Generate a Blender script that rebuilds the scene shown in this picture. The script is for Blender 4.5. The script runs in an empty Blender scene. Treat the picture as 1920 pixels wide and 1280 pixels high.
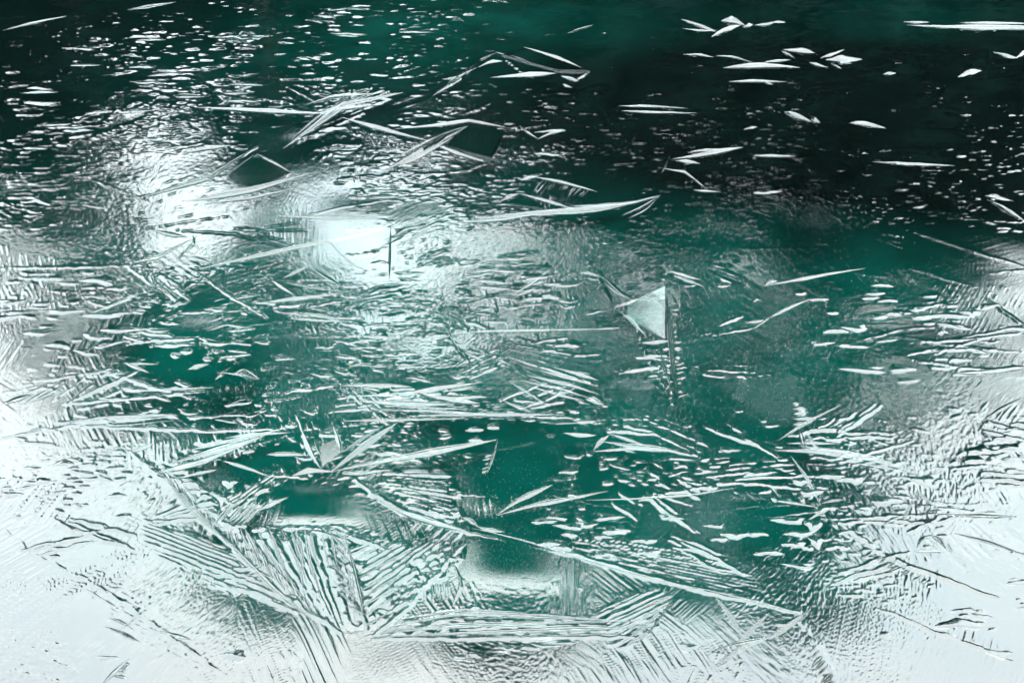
import bpy, math, random
import numpy as np
from mathutils import Vector

random.seed(7)
rng = np.random.default_rng(7)
SC = bpy.context.scene
COL = SC.collection

# ------------------------------------------------------------------ camera
CAM_H, PITCH = 1.5, math.radians(30.0)
cam_d = bpy.data.cameras.new('camera')
cam_d.lens, cam_d.sensor_width = 50.0, 36.0
cam_d.clip_start, cam_d.clip_end = 0.05, 900.0
cam = bpy.data.objects.new('camera', cam_d)
COL.objects.link(cam)
cam.location = (0, 0, CAM_H)
cam.rotation_euler = (math.pi / 2 - PITCH, 0, 0)
SC.camera = cam
cam_d.dof.use_dof = False

# ------------------------------------------------------------------ sky, sun, exposure
SUN_EL, SUN_AZ = math.radians(48.0), math.radians(150.0)      # high behind the photographer, veiled by cloud
world = bpy.data.worlds.new('World')
SC.world = world
world.use_nodes = True
nt = world.node_tree
nt.nodes.clear()
out = nt.nodes.new('ShaderNodeOutputWorld')
bg = nt.nodes.new('ShaderNodeBackground')
bg.inputs['Strength'].default_value = 0.1
sky = nt.nodes.new('ShaderNodeTexSky')
sky.sky_type = 'NISHITA'
sky.sun_disc = False
sky.sun_elevation = SUN_EL
sky.sun_rotation = SUN_AZ
sky.air_density, sky.dust_density, sky.ozone_density = 1.0, 2.0, 1.0
tc = nt.nodes.new('ShaderNodeTexCoord')
cn = nt.nodes.new('ShaderNodeTexNoise')
cn.inputs['Scale'].default_value = 4.5
cn.inputs['Detail'].default_value = 5.0
ramp = nt.nodes.new('ShaderNodeValToRGB')
ramp.color_ramp.elements[0].position = 0.30
ramp.color_ramp.elements[0].color = (8.0, 9.1, 9.9, 1)
ramp.color_ramp.elements[1].position = 0.68
ramp.color_ramp.elements[1].color = (12.6, 12.0, 11.7, 1)
mix = nt.nodes.new('ShaderNodeMix')
mix.data_type = 'RGBA'
mix.inputs[0].default_value = 0.86                              # overcast: cloud over most of the sky
nt.links.new(tc.outputs['Generated'], cn.inputs['Vector'])
nt.links.new(cn.outputs['Fac'], ramp.inputs['Fac'])
nt.links.new(sky.outputs['Color'], mix.inputs[6])
nt.links.new(ramp.outputs['Color'], mix.inputs[7])
nt.links.new(mix.outputs[2], bg.inputs['Color'])
nt.links.new(bg.outputs['Background'], out.inputs['Surface'])

sun_d = bpy.data.lights.new('sun', 'SUN')
sun_d.energy, sun_d.angle, sun_d.color = 0.5, math.radians(12), (1.0, 0.96, 0.9)
sun = bpy.data.objects.new('sun', sun_d)
COL.objects.link(sun)
_sd = Vector((math.sin(SUN_AZ) * math.cos(SUN_EL), math.cos(SUN_AZ) * math.cos(SUN_EL), math.sin(SUN_EL)))
sun.rotation_euler = _sd.to_track_quat('Z', 'Y').to_euler()
sun.location = (-4, 14, 8)

SC.view_settings.view_transform = 'Standard'
SC.view_settings.look = 'None'
SC.view_settings.gamma = 1.0
SC.view_settings.exposure = 2.92
SC.view_settings.use_curve_mapping = False
SC.cycles.use_denoising = True
SC.cycles.sample_clamp_indirect = 8
SC.cycles.max_bounces = 10
SC.cycles.transparent_max_bounces = 24
SC.cycles.glossy_bounces = 5
SC.cycles.diffuse_bounces = 2

# ------------------------------------------------------------------ helpers
SP, CP = math.sin(PITCH), math.cos(PITCH)


def at(px, py):
    """photo pixel -> point on the ice plane"""
    u = (px - 960) / 960 * 0.36
    v = (640 - py) / 640 * 0.24
    t = CAM_H / (SP - v * CP)
    return t * u, t * (CP + v * SP)


def at_np(px, py):
    u = (px - 960) / 960 * 0.36
    v = (640 - py) / 640 * 0.24
    t = CAM_H / (SP - v * CP)
    return t * u, t * (CP + v * SP)


def pix(x, y):
    """point on the ice plane -> photo pixel"""
    d = y * CP + CAM_H * SP
    u = x / d
    v = (y * SP - CAM_H * CP) / d
    return 960 + u / 0.36 * 960, 640 - v / 0.24 * 640


def tag(o, label=None, cat=None, group=None, kind=None):
    if label: o['label'] = label
    if cat: o['category'] = cat
    if group: o['group'] = group
    if kind: o['kind'] = kind
    return o


def mesh_obj(name, verts, faces, mat, parent=None, smooth=False):
    me = bpy.data.meshes.new(name)
    me.from_pydata([tuple(v) for v in verts], [], faces)
    me.materials.append(mat)
    if smooth:
        me.polygons.foreach_set('use_smooth', [True] * len(me.polygons))
    me.update()
    o = bpy.data.objects.new(name, me)
    COL.objects.link(o)
    if parent: o.parent = parent
    return o


def nodes_of(name):
    m = bpy.data.materials.new(name)
    m.use_nodes = True
    n = m.node_tree
    n.nodes.clear()
    return m, n, n.nodes.new, n.links.new


# ------------------------------------------------------------------ materials
def ice_material(name, ior, rough_lo, rough_hi, grain, frost):
    """clear thin ice: sky mirrored off the relief, the water seen through it"""
    m, n, N, L = nodes_of(name)
    o = N('ShaderNodeOutputMaterial')
    geo = N('ShaderNodeNewGeometry')
    n1 = N('ShaderNodeTexNoise'); n1.inputs['Scale'].default_value = 260; n1.inputs['Detail'].default_value = 4
    n1.inputs['Roughness'].default_value = 0.7
    n2 = N('ShaderNodeTexNoise'); n2.inputs['Scale'].default_value = 3.2; n2.inputs['Detail'].default_value = 4
    L(geo.outputs['Position'], n1.inputs['Vector']); L(geo.outputs['Position'], n2.inputs['Vector'])
    bump = N('ShaderNodeBump'); bump.inputs['Strength'].default_value = 1.0
    bump.inputs['Distance'].default_value = grain
    L(n1.outputs['Fac'], bump.inputs['Height'])
    mr = N('ShaderNodeMapRange'); mr.inputs[1].default_value = 0.35; mr.inputs[2].default_value = 0.68
    mr.inputs[3].default_value = rough_lo; mr.inputs[4].default_value = rough_hi
    L(n2.outputs['Fac'], mr.inputs[0])
    gl = N('ShaderNodeBsdfGlossy'); gl.distribution = 'GGX'
    gl.inputs['Color'].default_value = (0.92, 0.985, 0.97, 1)
    L(mr.outputs[0], gl.inputs['Roughness']); L(bump.outputs['Normal'], gl.inputs['Normal'])
    tr = N('ShaderNodeBsdfTransparent'); tr.inputs['Color'].default_value = (0.86, 0.97, 0.96, 1)
    df = N('ShaderNodeBsdfDiffuse'); df.inputs['Color'].default_value = (0.6, 0.68, 0.7, 1)
    fr = N('ShaderNodeFresnel'); fr.inputs['IOR'].default_value = ior
    L(bump.outputs['Normal'], fr.inputs['Normal'])
    m0 = N('ShaderNodeMixShader'); m0.inputs[0].default_value = frost
    L(tr.outputs[0], m0.inputs[1]); L(df.outputs[0], m0.inputs[2])
    m1 = N('ShaderNodeMixShader')
    L(fr.outputs[0], m1.inputs[0]); L(m0.outputs[0], m1.inputs[1]); L(gl.outputs[0], m1.inputs[2])
    L(m1.outputs[0], o.inputs['Surface'])
    return m


ICE = ice_material('clear_ice', 1.95, 0.015, 0.055, 0.00008, 0.0003)
BLADE = ice_material('crystal_ice', 1.9, 0.03, 0.09, 0.00012, 0.0006)


def water_material():
    m, n, N, L = nodes_of('light_painted_water')
    o = N('ShaderNodeOutputMaterial')
    df = N('ShaderNodeBsdfDiffuse')
    at_ = N('ShaderNodeAttribute'); at_.attribute_name = 'painted_light'  # light and shade of the water, painted per vertex
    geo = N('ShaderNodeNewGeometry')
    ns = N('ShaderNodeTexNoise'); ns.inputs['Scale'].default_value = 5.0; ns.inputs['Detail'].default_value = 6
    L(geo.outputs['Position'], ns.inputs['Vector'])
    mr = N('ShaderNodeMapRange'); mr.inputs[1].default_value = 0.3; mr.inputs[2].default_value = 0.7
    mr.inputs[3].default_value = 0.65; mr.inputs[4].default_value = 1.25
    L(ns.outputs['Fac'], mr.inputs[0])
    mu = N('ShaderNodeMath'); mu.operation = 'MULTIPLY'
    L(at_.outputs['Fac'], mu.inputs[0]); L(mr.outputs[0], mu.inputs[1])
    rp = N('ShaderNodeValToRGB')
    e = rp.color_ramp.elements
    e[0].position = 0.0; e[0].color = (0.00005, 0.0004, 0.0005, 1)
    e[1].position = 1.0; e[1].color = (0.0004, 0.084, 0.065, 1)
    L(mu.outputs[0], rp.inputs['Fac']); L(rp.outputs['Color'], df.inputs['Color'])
    L(df.outputs[0], o.inputs['Surface'])
    return m


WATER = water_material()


def diffuse_noise(name, c0, c1, scale, rough=0.9):
    m, n, N, L = nodes_of(name)
    o = N('ShaderNodeOutputMaterial'); p = N('ShaderNodeBsdfPrincipled')
    p.inputs['Roughness'].default_value = rough
    p.inputs['Specular IOR Level'].default_value = 0.1
    geo = N('ShaderNodeNewGeometry')
    ns = N('ShaderNodeTexNoise'); ns.inputs['Scale'].default_value = scale; ns.inputs['Detail'].default_value = 5
    L(geo.outputs['Position'], ns.inputs['Vector'])
    rp = N('ShaderNodeValToRGB')
    rp.color_ramp.elements[0].position = 0.35; rp.color_ramp.elements[0].color = (*c0, 1)
    rp.color_ramp.elements[1].position = 0.7; rp.color_ramp.elements[1].color = (*c1, 1)
    L(ns.outputs['Fac'], rp.inputs['Fac']); L(rp.outputs['Color'], p.inputs['Base Color'])
    L(p.outputs[0], o.inputs['Surface'])
    return m


LEAF = diffuse_noise('dark_needles', (0.004, 0.020, 0.017), (0.010, 0.045, 0.036), 2.0)
BARK = diffuse_noise('bark', (0.010, 0.010, 0.009), (0.03, 0.028, 0.024), 6.0)
EARTH = diffuse_noise('bank_earth', (0.001, 0.004, 0.004), (0.004, 0.009, 0.009), 3.0)
BUBBLE = diffuse_noise('bubble_frost', (0.10, 0.12, 0.12), (0.22, 0.25, 0.25), 40.0, 0.4)

# ------------------------------------------------------------------ noise fields
TN = 1024


def tile(lo, hi, power, seed, aniso=1.0):
    """tileable band-limited noise, cycles per tile between lo and hi"""
    r = np.random.default_rng(seed)
    f = np.fft.fftfreq(TN, 1.0 / TN)
    fx, fy = np.meshgrid(f, f, indexing='xy')
    k = np.sqrt((fx * aniso) ** 2 + fy ** 2) + 1e-9
    a = k ** power * np.exp(-(lo / k) ** 4) * np.exp(-(k / hi) ** 4)
    sp = np.fft.fft2(r.standard_normal((TN, TN))) * a
    t = np.fft.ifft2(sp).real
    return (t / t.std()).astype(np.float32)


def samp(T, x, y):
    """bilinear sample of a tile; x, y in tiles"""
    fx = (x % 1.0) * TN; fy = (y % 1.0) * TN
    ix = np.floor(fx).astype(np.int32); iy = np.floor(fy).astype(np.int32)
    ax = (fx - ix).astype(np.float32); ay = (fy - iy).astype(np.float32)
    ix %= TN; iy %= TN
    jx = (ix + 1) % TN; jy = (iy + 1) % TN
    return (T[iy, ix] * (1 - ax) + T[iy, jx] * ax) * (1 - ay) + (T[jy, ix] * (1 - ax) + T[jy, jx] * ax) * ay


T_LOW = tile(1, 6, -1.2, 1)
T_MID = tile(8, 60, -1.0, 2)
T_FIN = tile(30, 200, -0.6, 3)
T_BMP = tile(22, 46, 0.0, 4)          # narrow band: separate rounded lumps
T_STR = tile(10, 120, -0.8, 5, 9.0)   # long streaks along x

# ------------------------------------------------------------------ the ice sheet's grid (dense where it is near)
us = np.concatenate([-np.geomspace(9, 0.475, 26)[:-1], np.linspace(-0.475, 0.475, 1240), np.geomspace(0.475, 9, 26)[1:]])
pys = np.linspace(1420, -150, 850)
_, ymid = at_np(np.full(850, 960.0), pys)
ys = np.concatenate([np.linspace(-4, ymid[0], 22)[:-1], ymid, np.geomspace(ymid[-1], 13.0, 40)[1:]])
W = np.maximum(ys * CP + CAM_H * SP, 1.75)
X = us[None, :] * W[:, None]
Y = np.repeat(ys[:, None], len(us), 1)
PX, PY = pix(X, np.maximum(Y, 0.6))
NR, NC = X.shape
H = np.zeros((NR, NC), np.float32)
FADE = (np.clip(1 - (np.abs(us) - 0.475) / 0.4, 0, 1)[None, :] * np.clip((9.5 - ys) / 2.5, 0, 1)[:, None]).astype(np.float32)


def window(x0, y0, x1, y1, m=6):
    """index window of the grid around a pixel box"""
    _, ya = at(960, min(y1 + m, 1500)); _, yb = at(960, max(y0 - m, -180))
    r0 = max(int(np.searchsorted(ys, ya)) - 1, 0); r1 = min(int(np.searchsorted(ys, yb)) + 1, NR)
    ua, ub = (x0 - m - 960) / 960 * 0.36, (x1 + m - 960) / 960 * 0.36
    c0 = max(int(np.searchsorted(us, ua)) - 1, 0); c1 = min(int(np.searchsorted(us, ub)) + 1, NC)
    return slice(r0, max(r1, r0 + 2)), slice(c0, max(c1, c0 + 2))


def sstep(a, b, v):
    t = np.clip((v - a) / (b - a), 0, 1)
    return t * t * (3 - 2 * t)


def blob_sum(lst, PXX, PYY):
    """weight field from (px, py, rx, ry, value) soft ellipses"""
    s = np.zeros_like(PXX, dtype=np.float32)
    for (a, b, rx, ry, v) in lst:
        s += (v * np.exp(-(((PXX - a) / rx) ** 2 + ((PYY - b) / ry) ** 2))).astype(np.float32)
    return s


# slow swell of the frozen surface
H += samp(T_LOW, X / 2.7, Y / 2.7) * 0.0016 + samp(T_LOW, X / 0.9 + .3, Y / 0.9) * 0.0004

# grain domains: (px, py, dir_x, dir_y, streak, lumps, fine)   direction as seen in the photo
DOM = [
 (60, 60, 10, -1, .4, .5, .3), (250, 120, 10, -1, .6, .9, .4), (430, 70, 10, 1, .5, .5, .3), (560, 150, 10, 2, .6, .9, .5),
 (90, 200, 10, -2, .6, 1.1, .4), (250, 240, 10, -1, .3, 1.2, .6), (430, 190, 10, 1, .4, 1.0, .6), (330, 330, 10, -2, .2, 1.0, .6),
 (60, 330, 10, -1, .5, .7, .4), (120, 400, 10, -2, .4, .3, .7), (560, 260, 10, -5, .8, .5, .4), (700, 90, 10, 1, .6, .9, .7),
 (780, 150, 10, 1, .5, .8, .8), (720, 200, 10, -3, 1.0, .4, .4), (880, 60, 10, 0, .3, .4, .5), (1020, 60, 10, -2, .3, .3, .4),
 (1000, 190, 10, 1, .3, .7, .4), (1150, 140, 10, 1, .3, .25, .3), (1130, 240, 10, 1, .4, .7, .3), (1350, 60, 10, 0, .3, .3, .3),
 (1500, 60, 10, 1, .1, .4, .1), (1650, 100, 10, 1, .1, .55, .1), (1850, 90, 10, 2, .1, .55, .1), (1450, 190, 10, 1, .2, .5, .1),
 (1620, 180, 10, -1, .2, .6, .1), (1800, 190, 10, 1, .2, .55, .1), (1450, 290, 10, -2, .3, .3, .15), (1650, 260, 10, 2, .2, .25, .1),
 (1850, 290, 10, 4, .6, .2, .2), (1700, 350, 10, -2, .3, .15, .1), (1400, 350, 10, -1, .4, .5, .1), (1880, 370, 10, 4, .8, .2, .4),
 (650, 300, 10, 3, .4, 1.1, .4), (760, 370, 10, 2, .5, .9, .5), (560, 350, 10, -3, .5, .5, .5), (430, 380, 10, -1, .4, .5, .5),
 (600, 400, 10, -1, .4, .1, .3), (860, 330, 10, 2, .6, .9, .5), (960, 300, 10, 3, .5, .9, .4), (1150, 330, 10, 2, .5, .3, .3),
 (200, 460, 10, 0, .8, .5, .8), (60, 520, 10, 0, .4, 1.0, .5), (90, 590, 10, -1, .3, 1.0, .5), (300, 540, 10, 0, .4, .8, .5),
 (430, 560, 10, 5, .3, .6, .4), (600, 540, 10, -2, .6, .2, .4), (700, 540, 10, 2, .5, .2, .5), (800, 480, 10, 2, .3, .8, .6),
 (960, 470, 10, 0, .3, .8, .8), (1080, 450, 10, 3, .5, .6, .9), (1200, 470, 10, 5, .9, .5, .6), (1330, 460, 10, 3, .7, .3, .4),
 (1340, 540, 10, 1, .3, .3, .5), (1480, 470, 10, 1, .4, .2, .5), (1650, 500, 10, 2, .7, .2, .5), (1800, 480, 10, 5, .9, .1, .3),
 (1500, 610, 10, -2, .7, .3, .5), (1700, 610, 10, -1, .3, .3, .1), (1880, 600, 10, 2, .4, .9, .3), (1620, 700, 10, 4, 1.3, .2, .5),
 (1450, 740, 10, 3, 1.2, .2, .5), (1750, 750, 10, -2, .8, .2, .5), (1870, 740, 10, 6, .8, .7, .5), (900, 580, 10, 1, .4, 1.0, .8),
 (1080, 580, 10, 1, .3, .9, .8), (1000, 670, 10, 3, .9, .3, .6), (1180, 660, 10, 4, .4, .4, 1.0), (700, 640, 10, 1, .2, .6, .6),
 (560, 620, 10, 0, .5, .3, .6), (330, 620, 10, 1, .2, .8, .2), (250, 700, 10, -2, .3, .4, .3), (70, 690, 10, 1, .6, .2, .6),
 (420, 740, 10, -1, .3, .5, .3), (150, 770, 10, -1, .7, .5, .4), (570, 720, 10, 1, .3, .4, .8), (850, 700, 10, 1, .5, .2, .6),
 (720, 770, 10, 0, .8, .3, .3), (900, 780, 10, 0, .8, .4, .3), (1080, 800, 10, 1, .5, .7, .3), (1230, 790, 10, 5, 1.0, .3, .4),
 (1380, 800, 10, 5, .6, .3, .2), (60, 850, 10, 2, .3, .6, .4), (130, 930, 10, 2, .3, .9, .4), (270, 940, 8, 5, .5, .2, .7),
 (370, 830, 10, 0, .5, .7, .3), (440, 930, 10, -8, .7, .4, .3), (560, 950, 10, 1, .3, .1, .5), (680, 850, 10, -3, .4, .5, .6),
 (780, 900, 10, 5, 1.1, .2, .5), (900, 870, 10, 5, .3, .1, .2), (1000, 850, 10, 1, .3, .4, .2), (1180, 900, 10, 0, .4, .8, .3),
 (1330, 880, 10, -1, .3, .8, .3), (1600, 830, 10, -1, .4, .3, .5), (1720, 870, 10, 2, .5, .3, .8), (1860, 870, 10, 1, .4, 1.1, .4),
 (60, 1010, 10, 3, 1.2, .1, .3), (220, 1010, 10, 2, 1.6, .1, .5), (350, 1060, 10, 3, 1.1, .2, .6), (100, 1120, 10, 5, 2.4, .15, 1.1),
 (60, 1220, 10, 1, 2.4, .15, 1.1), (220, 1160, 10, 5, 2.0, .1, .3), (400, 1130, 10, 2, 1.6, .2, .4), (520, 1060, 4, 10, .5, .2, .4),
 (330, 1240, 10, 5, 2.2, .15, .4), (480, 1220, 10, -2, .8, .3, .6), (600, 1230, 10, -1, 1.3, .1, .3), (730, 1080, 10, -3, .9, .4, .6),
 (960, 1040, 10, 4, .3, .1, .3), (960, 1100, 10, 2, .3, .1, .4), (1100, 1090, 10, 0, .4, .1, .7), (1150, 980, 10, 2, .5, .5, .5),
 (1350, 960, 10, 1, .2, .1, .25), (1300, 1070, 10, 4, 1.1, .2, .4), (1230, 1150, 10, -3, .9, .2, .3), (1450, 1080, 10, 5, .8, .4, .3),
 (1580, 1060, 10, -3, .4, .9, .5), (1660, 930, 10, 1, .5, .7, .6), (1850, 950, 10, 3, .8, .3, .7), (1700, 1090, 10, 3, .6, .4, .6),
 (1850, 1050, 10, 3, 1.4, .1, .5), (1700, 1230, 10, 2, .5, .1, .9), (1880, 1150, 10, 2, .2, .6, .2), (1560, 1200, 10, 2, .5, .15, .6),
 (950, 1250, 10, 0, .9, .15, 1.1), (1250, 1250, 10, -1, .9, .15, 1.1), (1380, 1200, 10, -4, .6, .2, .4), (760, 1230, 10, -3, 1.4, .05, .3),
]
for _ in range(60):      # the same kind of grain outside the frame
    a, b = random.uniform(-400, 2300), random.uniform(-160, 1430)
    if -20 < a < 1940 and -10 < b < 1290: continue
    DOM.append((a, b, 10, random.uniform(-4, 6), random.uniform(.2, .9), random.uniform(.2, .9), random.uniform(.2, .6)))
dom = np.array(DOM, dtype=np.float64)
dx_, dy_ = at_np(dom[:, 0], dom[:, 1])
ex_, ey_ = at_np(dom[:, 0] + dom[:, 2], dom[:, 1] + dom[:, 3])
ang = np.arctan2(ey_ - dy_, ex_ - dx_)
# nearest domain with warped, angular borders
wx = X + samp(T_MID, X / 1.3, Y / 1.3) * 0.018 + samp(T_LOW, X / 1.1 + .5, Y / 1.1) * 0.04
wy = (Y + samp(T_MID, X / 1.3 + .4, Y / 1.3 + .1) * 0.018 + samp(T_LOW, X / 1.1, Y / 1.1 + .7) * 0.06)
best = np.full(X.shape, 1e9, np.float32); idx = np.zeros(X.shape, np.int16)
sec = np.full(X.shape, 1e9, np.float32)
sx = 1.0 / (0.55 + 0.16 * Y); sy = sx * 0.62
for i in range(len(dom)):
    d = (((wx - dx_[i]) * sx) ** 2 + ((wy - dy_[i]) * sy) ** 2).astype(np.float32)
    closer = d < best
    sec = np.where(closer, best, np.minimum(sec, d))
    idx[closer] = i
    best = np.where(closer, d, best)
edge = np.sqrt(sec) - np.sqrt(best)
soft = sstep(0, 0.03, edge).astype(np.float32)
A = ang[idx]
ca, sa = np.cos(A), np.sin(A)
rx_, ry_ = X - dx_[idx], Y - dy_[idx]
al = rx_ * ca + ry_ * sa + idx * 0.137
ac = -rx_ * sa + ry_ * ca + idx * 0.371
ac = ac + (0.35 + 0.5 * np.sin(idx * 2.3)) * al * al * np.sin(idx * 1.7) + samp(T_LOW, X / 1.2, Y / 1.2) * .01   # fronts bend a little
st = dom[:, 4][idx].astype(np.float32); lu = dom[:, 5][idx].astype(np.float32); fi = dom[:, 6][idx].astype(np.float32)
scale = (0.45 + 0.19 * Y).astype(np.float32)            # further ice grew in wider, larger grains
S = samp(T_STR, al / 1.5, ac / 1.1)
calm = (0.25 + 0.75 * sstep(-0.5, 0.9, samp(T_LOW, X / 0.8 + .7, Y / 0.8 + .3))).astype(np.float32)
steep = (1 - 0.6 * np.abs(np.sin(ang[idx]))).astype(np.float32)
H += FADE * soft * st * S * calm * steep * 0.00019
B = samp(T_BMP, al / 0.85 * .5, ac / 0.85) + 0.35 * samp(T_MID, X / .8, Y / .8)
patchy = sstep(-0.6, 0.7, samp(T_LOW, X / 0.7 + .2, Y / 0.7 + .6) + 0.5 * samp(T_MID, X / 1.9, Y / 1.9)).astype(np.float32)
far = np.clip(1.35 - 0.22 * Y, .35, 1).astype(np.float32)
H += FADE * far * lu * patchy * np.clip(B - 0.45 - .16 * np.clip(Y - 2, 0, 3).astype(np.float32), 0, 2.0) ** 1.15 * 0.0009 * (0.35 + 0.65 * soft)
F = samp(T_FIN, al / 0.9 * .6, ac / 0.9)
H += FADE * fi * F * 0.00014
del B, F, S, best, sec, al, ac, A, ca, sa, wx, wy


# ------------------------------------------------------------------ relief drawn by hand: ribs, seams, lenses
def poly_mask(P, xx, yy, softw):
    """soft inside mask of a polygon given in world points"""
    inside = np.zeros(xx.shape, bool); dmin = np.full(xx.shape, 1e9)
    n = len(P)
    for i in range(n):
        x0, y0 = P[i]; x1, y1 = P[(i + 1) % n]
        c = ((y0 > yy) != (y1 > yy))
        with np.errstate(divide='ignore', invalid='ignore'):
            xi = (x1 - x0) * (yy - y0) / (y1 - y0 + 1e-12) + x0
        inside ^= c & (xx < xi)
        t = np.clip(((xx - x0) * (x1 - x0) + (yy - y0) * (y1 - y0)) / ((x1 - x0) ** 2 + (y1 - y0) ** 2 + 1e-12), 0, 1)
        dmin = np.minimum(dmin, np.hypot(xx - x0 - t * (x1 - x0), yy - y0 - t * (y1 - y0)))
    return np.where(inside, np.clip(dmin / softw, 0, 1), 0.0)


def ribs(poly, a, b, c, d, n, amp, rough=0.5, flat=0.0):
    """ribbed ice inside a polygon; ribs run between line a-b and line c-d (photo pixels), n of them"""
    xs_ = [p[0] for p in poly]; ys_ = [p[1] for p in poly]
    r, cc = window(min(xs_), min(ys_), max(xs_), max(ys_))
    xx, yy = X[r, cc], Y[r, cc]
    m = poly_mask([at(*p) for p in poly], xx + samp(T_MID, xx, yy) * .006, yy + samp(T_MID, xx + .4, yy) * .010, 0.022)
    A0, B0, C0, D0 = (np.array(at(*p)) for p in (a, b, c, d))
    # rib index = where the point falls between ray a->c and ray b->d, solved in the strip's own bilinear frame
    P_ = np.stack([xx, yy], -1)
    s = np.full(xx.shape, .5)
    for _ in range(6):
        p0 = A0 + (B0 - A0) * s[..., None]; p1 = C0 + (D0 - C0) * s[..., None]
        dv = p1 - p0
        t = ((P_ - p0) * dv).sum(-1) / ((dv * dv).sum(-1) + 1e-9)
        q0 = A0 + (C0 - A0) * t[..., None]; q1 = B0 + (D0 - B0) * t[..., None]
        e = q1 - q0
        s = np.clip(((P_ - q0) * e).sum(-1) / ((e * e).sum(-1) + 1e-9), -.2, 1.2)
    s = s + samp(T_MID, xx / 1.6, yy / 1.6) * 0.07 / n
    rr_ = np.random.default_rng(int(n * 100 + a[0]))
    cuts = np.cumsum(rr_.uniform(.35, 1.7, n + 2)); cuts = (cuts - cuts[0]) / (cuts[-1] - cuts[0])
    s = np.interp(s, cuts, np.linspace(0, 1, len(cuts)))         # uneven rib widths
    ph = s * n
    k = np.floor(ph); f = ph - k
    jit = np.sin(k * 12.9898 + n) * 43758.5453; jit = jit - np.floor(jit)
    wave = np.where(f < 0.68, f / 0.68, (1 - f) / 0.32)                    # lopsided ridge
    wid = np.hypot(*(B0 - A0)) / n * .5 + np.hypot(*(D0 - C0)) / n * .5
    brk = 1 - rough * sstep(-.2, 1.2, samp(T_MID, xx / .9 + k * .37, yy / .9))
    run = sstep(0, .12 + .5 * jit, t) * sstep(0, .10 + .5 * (1 - jit), 1 - t)
    hgt = .52 * wave * wid * amp * (0.30 + 0.9 * jit) * brk * (.25 + .75 * run)
    H[r, cc] = H[r, cc] * (1 - flat * m) + (m * hgt).astype(np.float32)


def seam(pts, w, h, beads=0.0):
    """a raised line where two growth fronts met; w half width in metres"""
    xs_ = [p[0] for p in pts]; ys_ = [p[1] for p in pts]
    r, cc = window(min(xs_), min(ys_), max(xs_), max(ys_), 12)
    xx, yy = X[r, cc], Y[r, cc]
    wpts = [np.array(at(*p)) for p in pts]
    tot = sum(np.hypot(*(wpts[i + 1] - wpts[i])) for i in range(len(wpts) - 1))
    best_ = np.zeros(xx.shape); acc = 0
    xw = xx + samp(T_MID, xx / 1.1, yy / 1.1) * 0.0015; yw = yy + samp(T_MID, xx / 1.1 + .5, yy / 1.1) * 0.0015
    for i in range(len(wpts) - 1):
        p, q = wpts[i], wpts[i + 1]; L_ = np.hypot(*(q - p))
        t = np.clip(((xw - p[0]) * (q[0] - p[0]) + (yw - p[1]) * (q[1] - p[1])) / L_ ** 2, 0, 1)
        d = np.hypot(xw - p[0] - t * (q[0] - p[0]), yw - p[1] - t * (q[1] - p[1]))
        s = (acc + t * L_) / tot
        ww = w * (0.35 + 0.65 * np.sin(np.pi * np.clip(s, .02, .98)))
        pr = np.clip(1 - d / ww, 0, 1)
        if beads:
            pr = pr * (1 - beads * (0.5 + 0.5 * np.sin((acc + t * L_) / (w * 1.5))))
        best_ = np.maximum(best_, pr); acc += L_
    H[r, cc] += (best_ * h).astype(np.float32)



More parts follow.
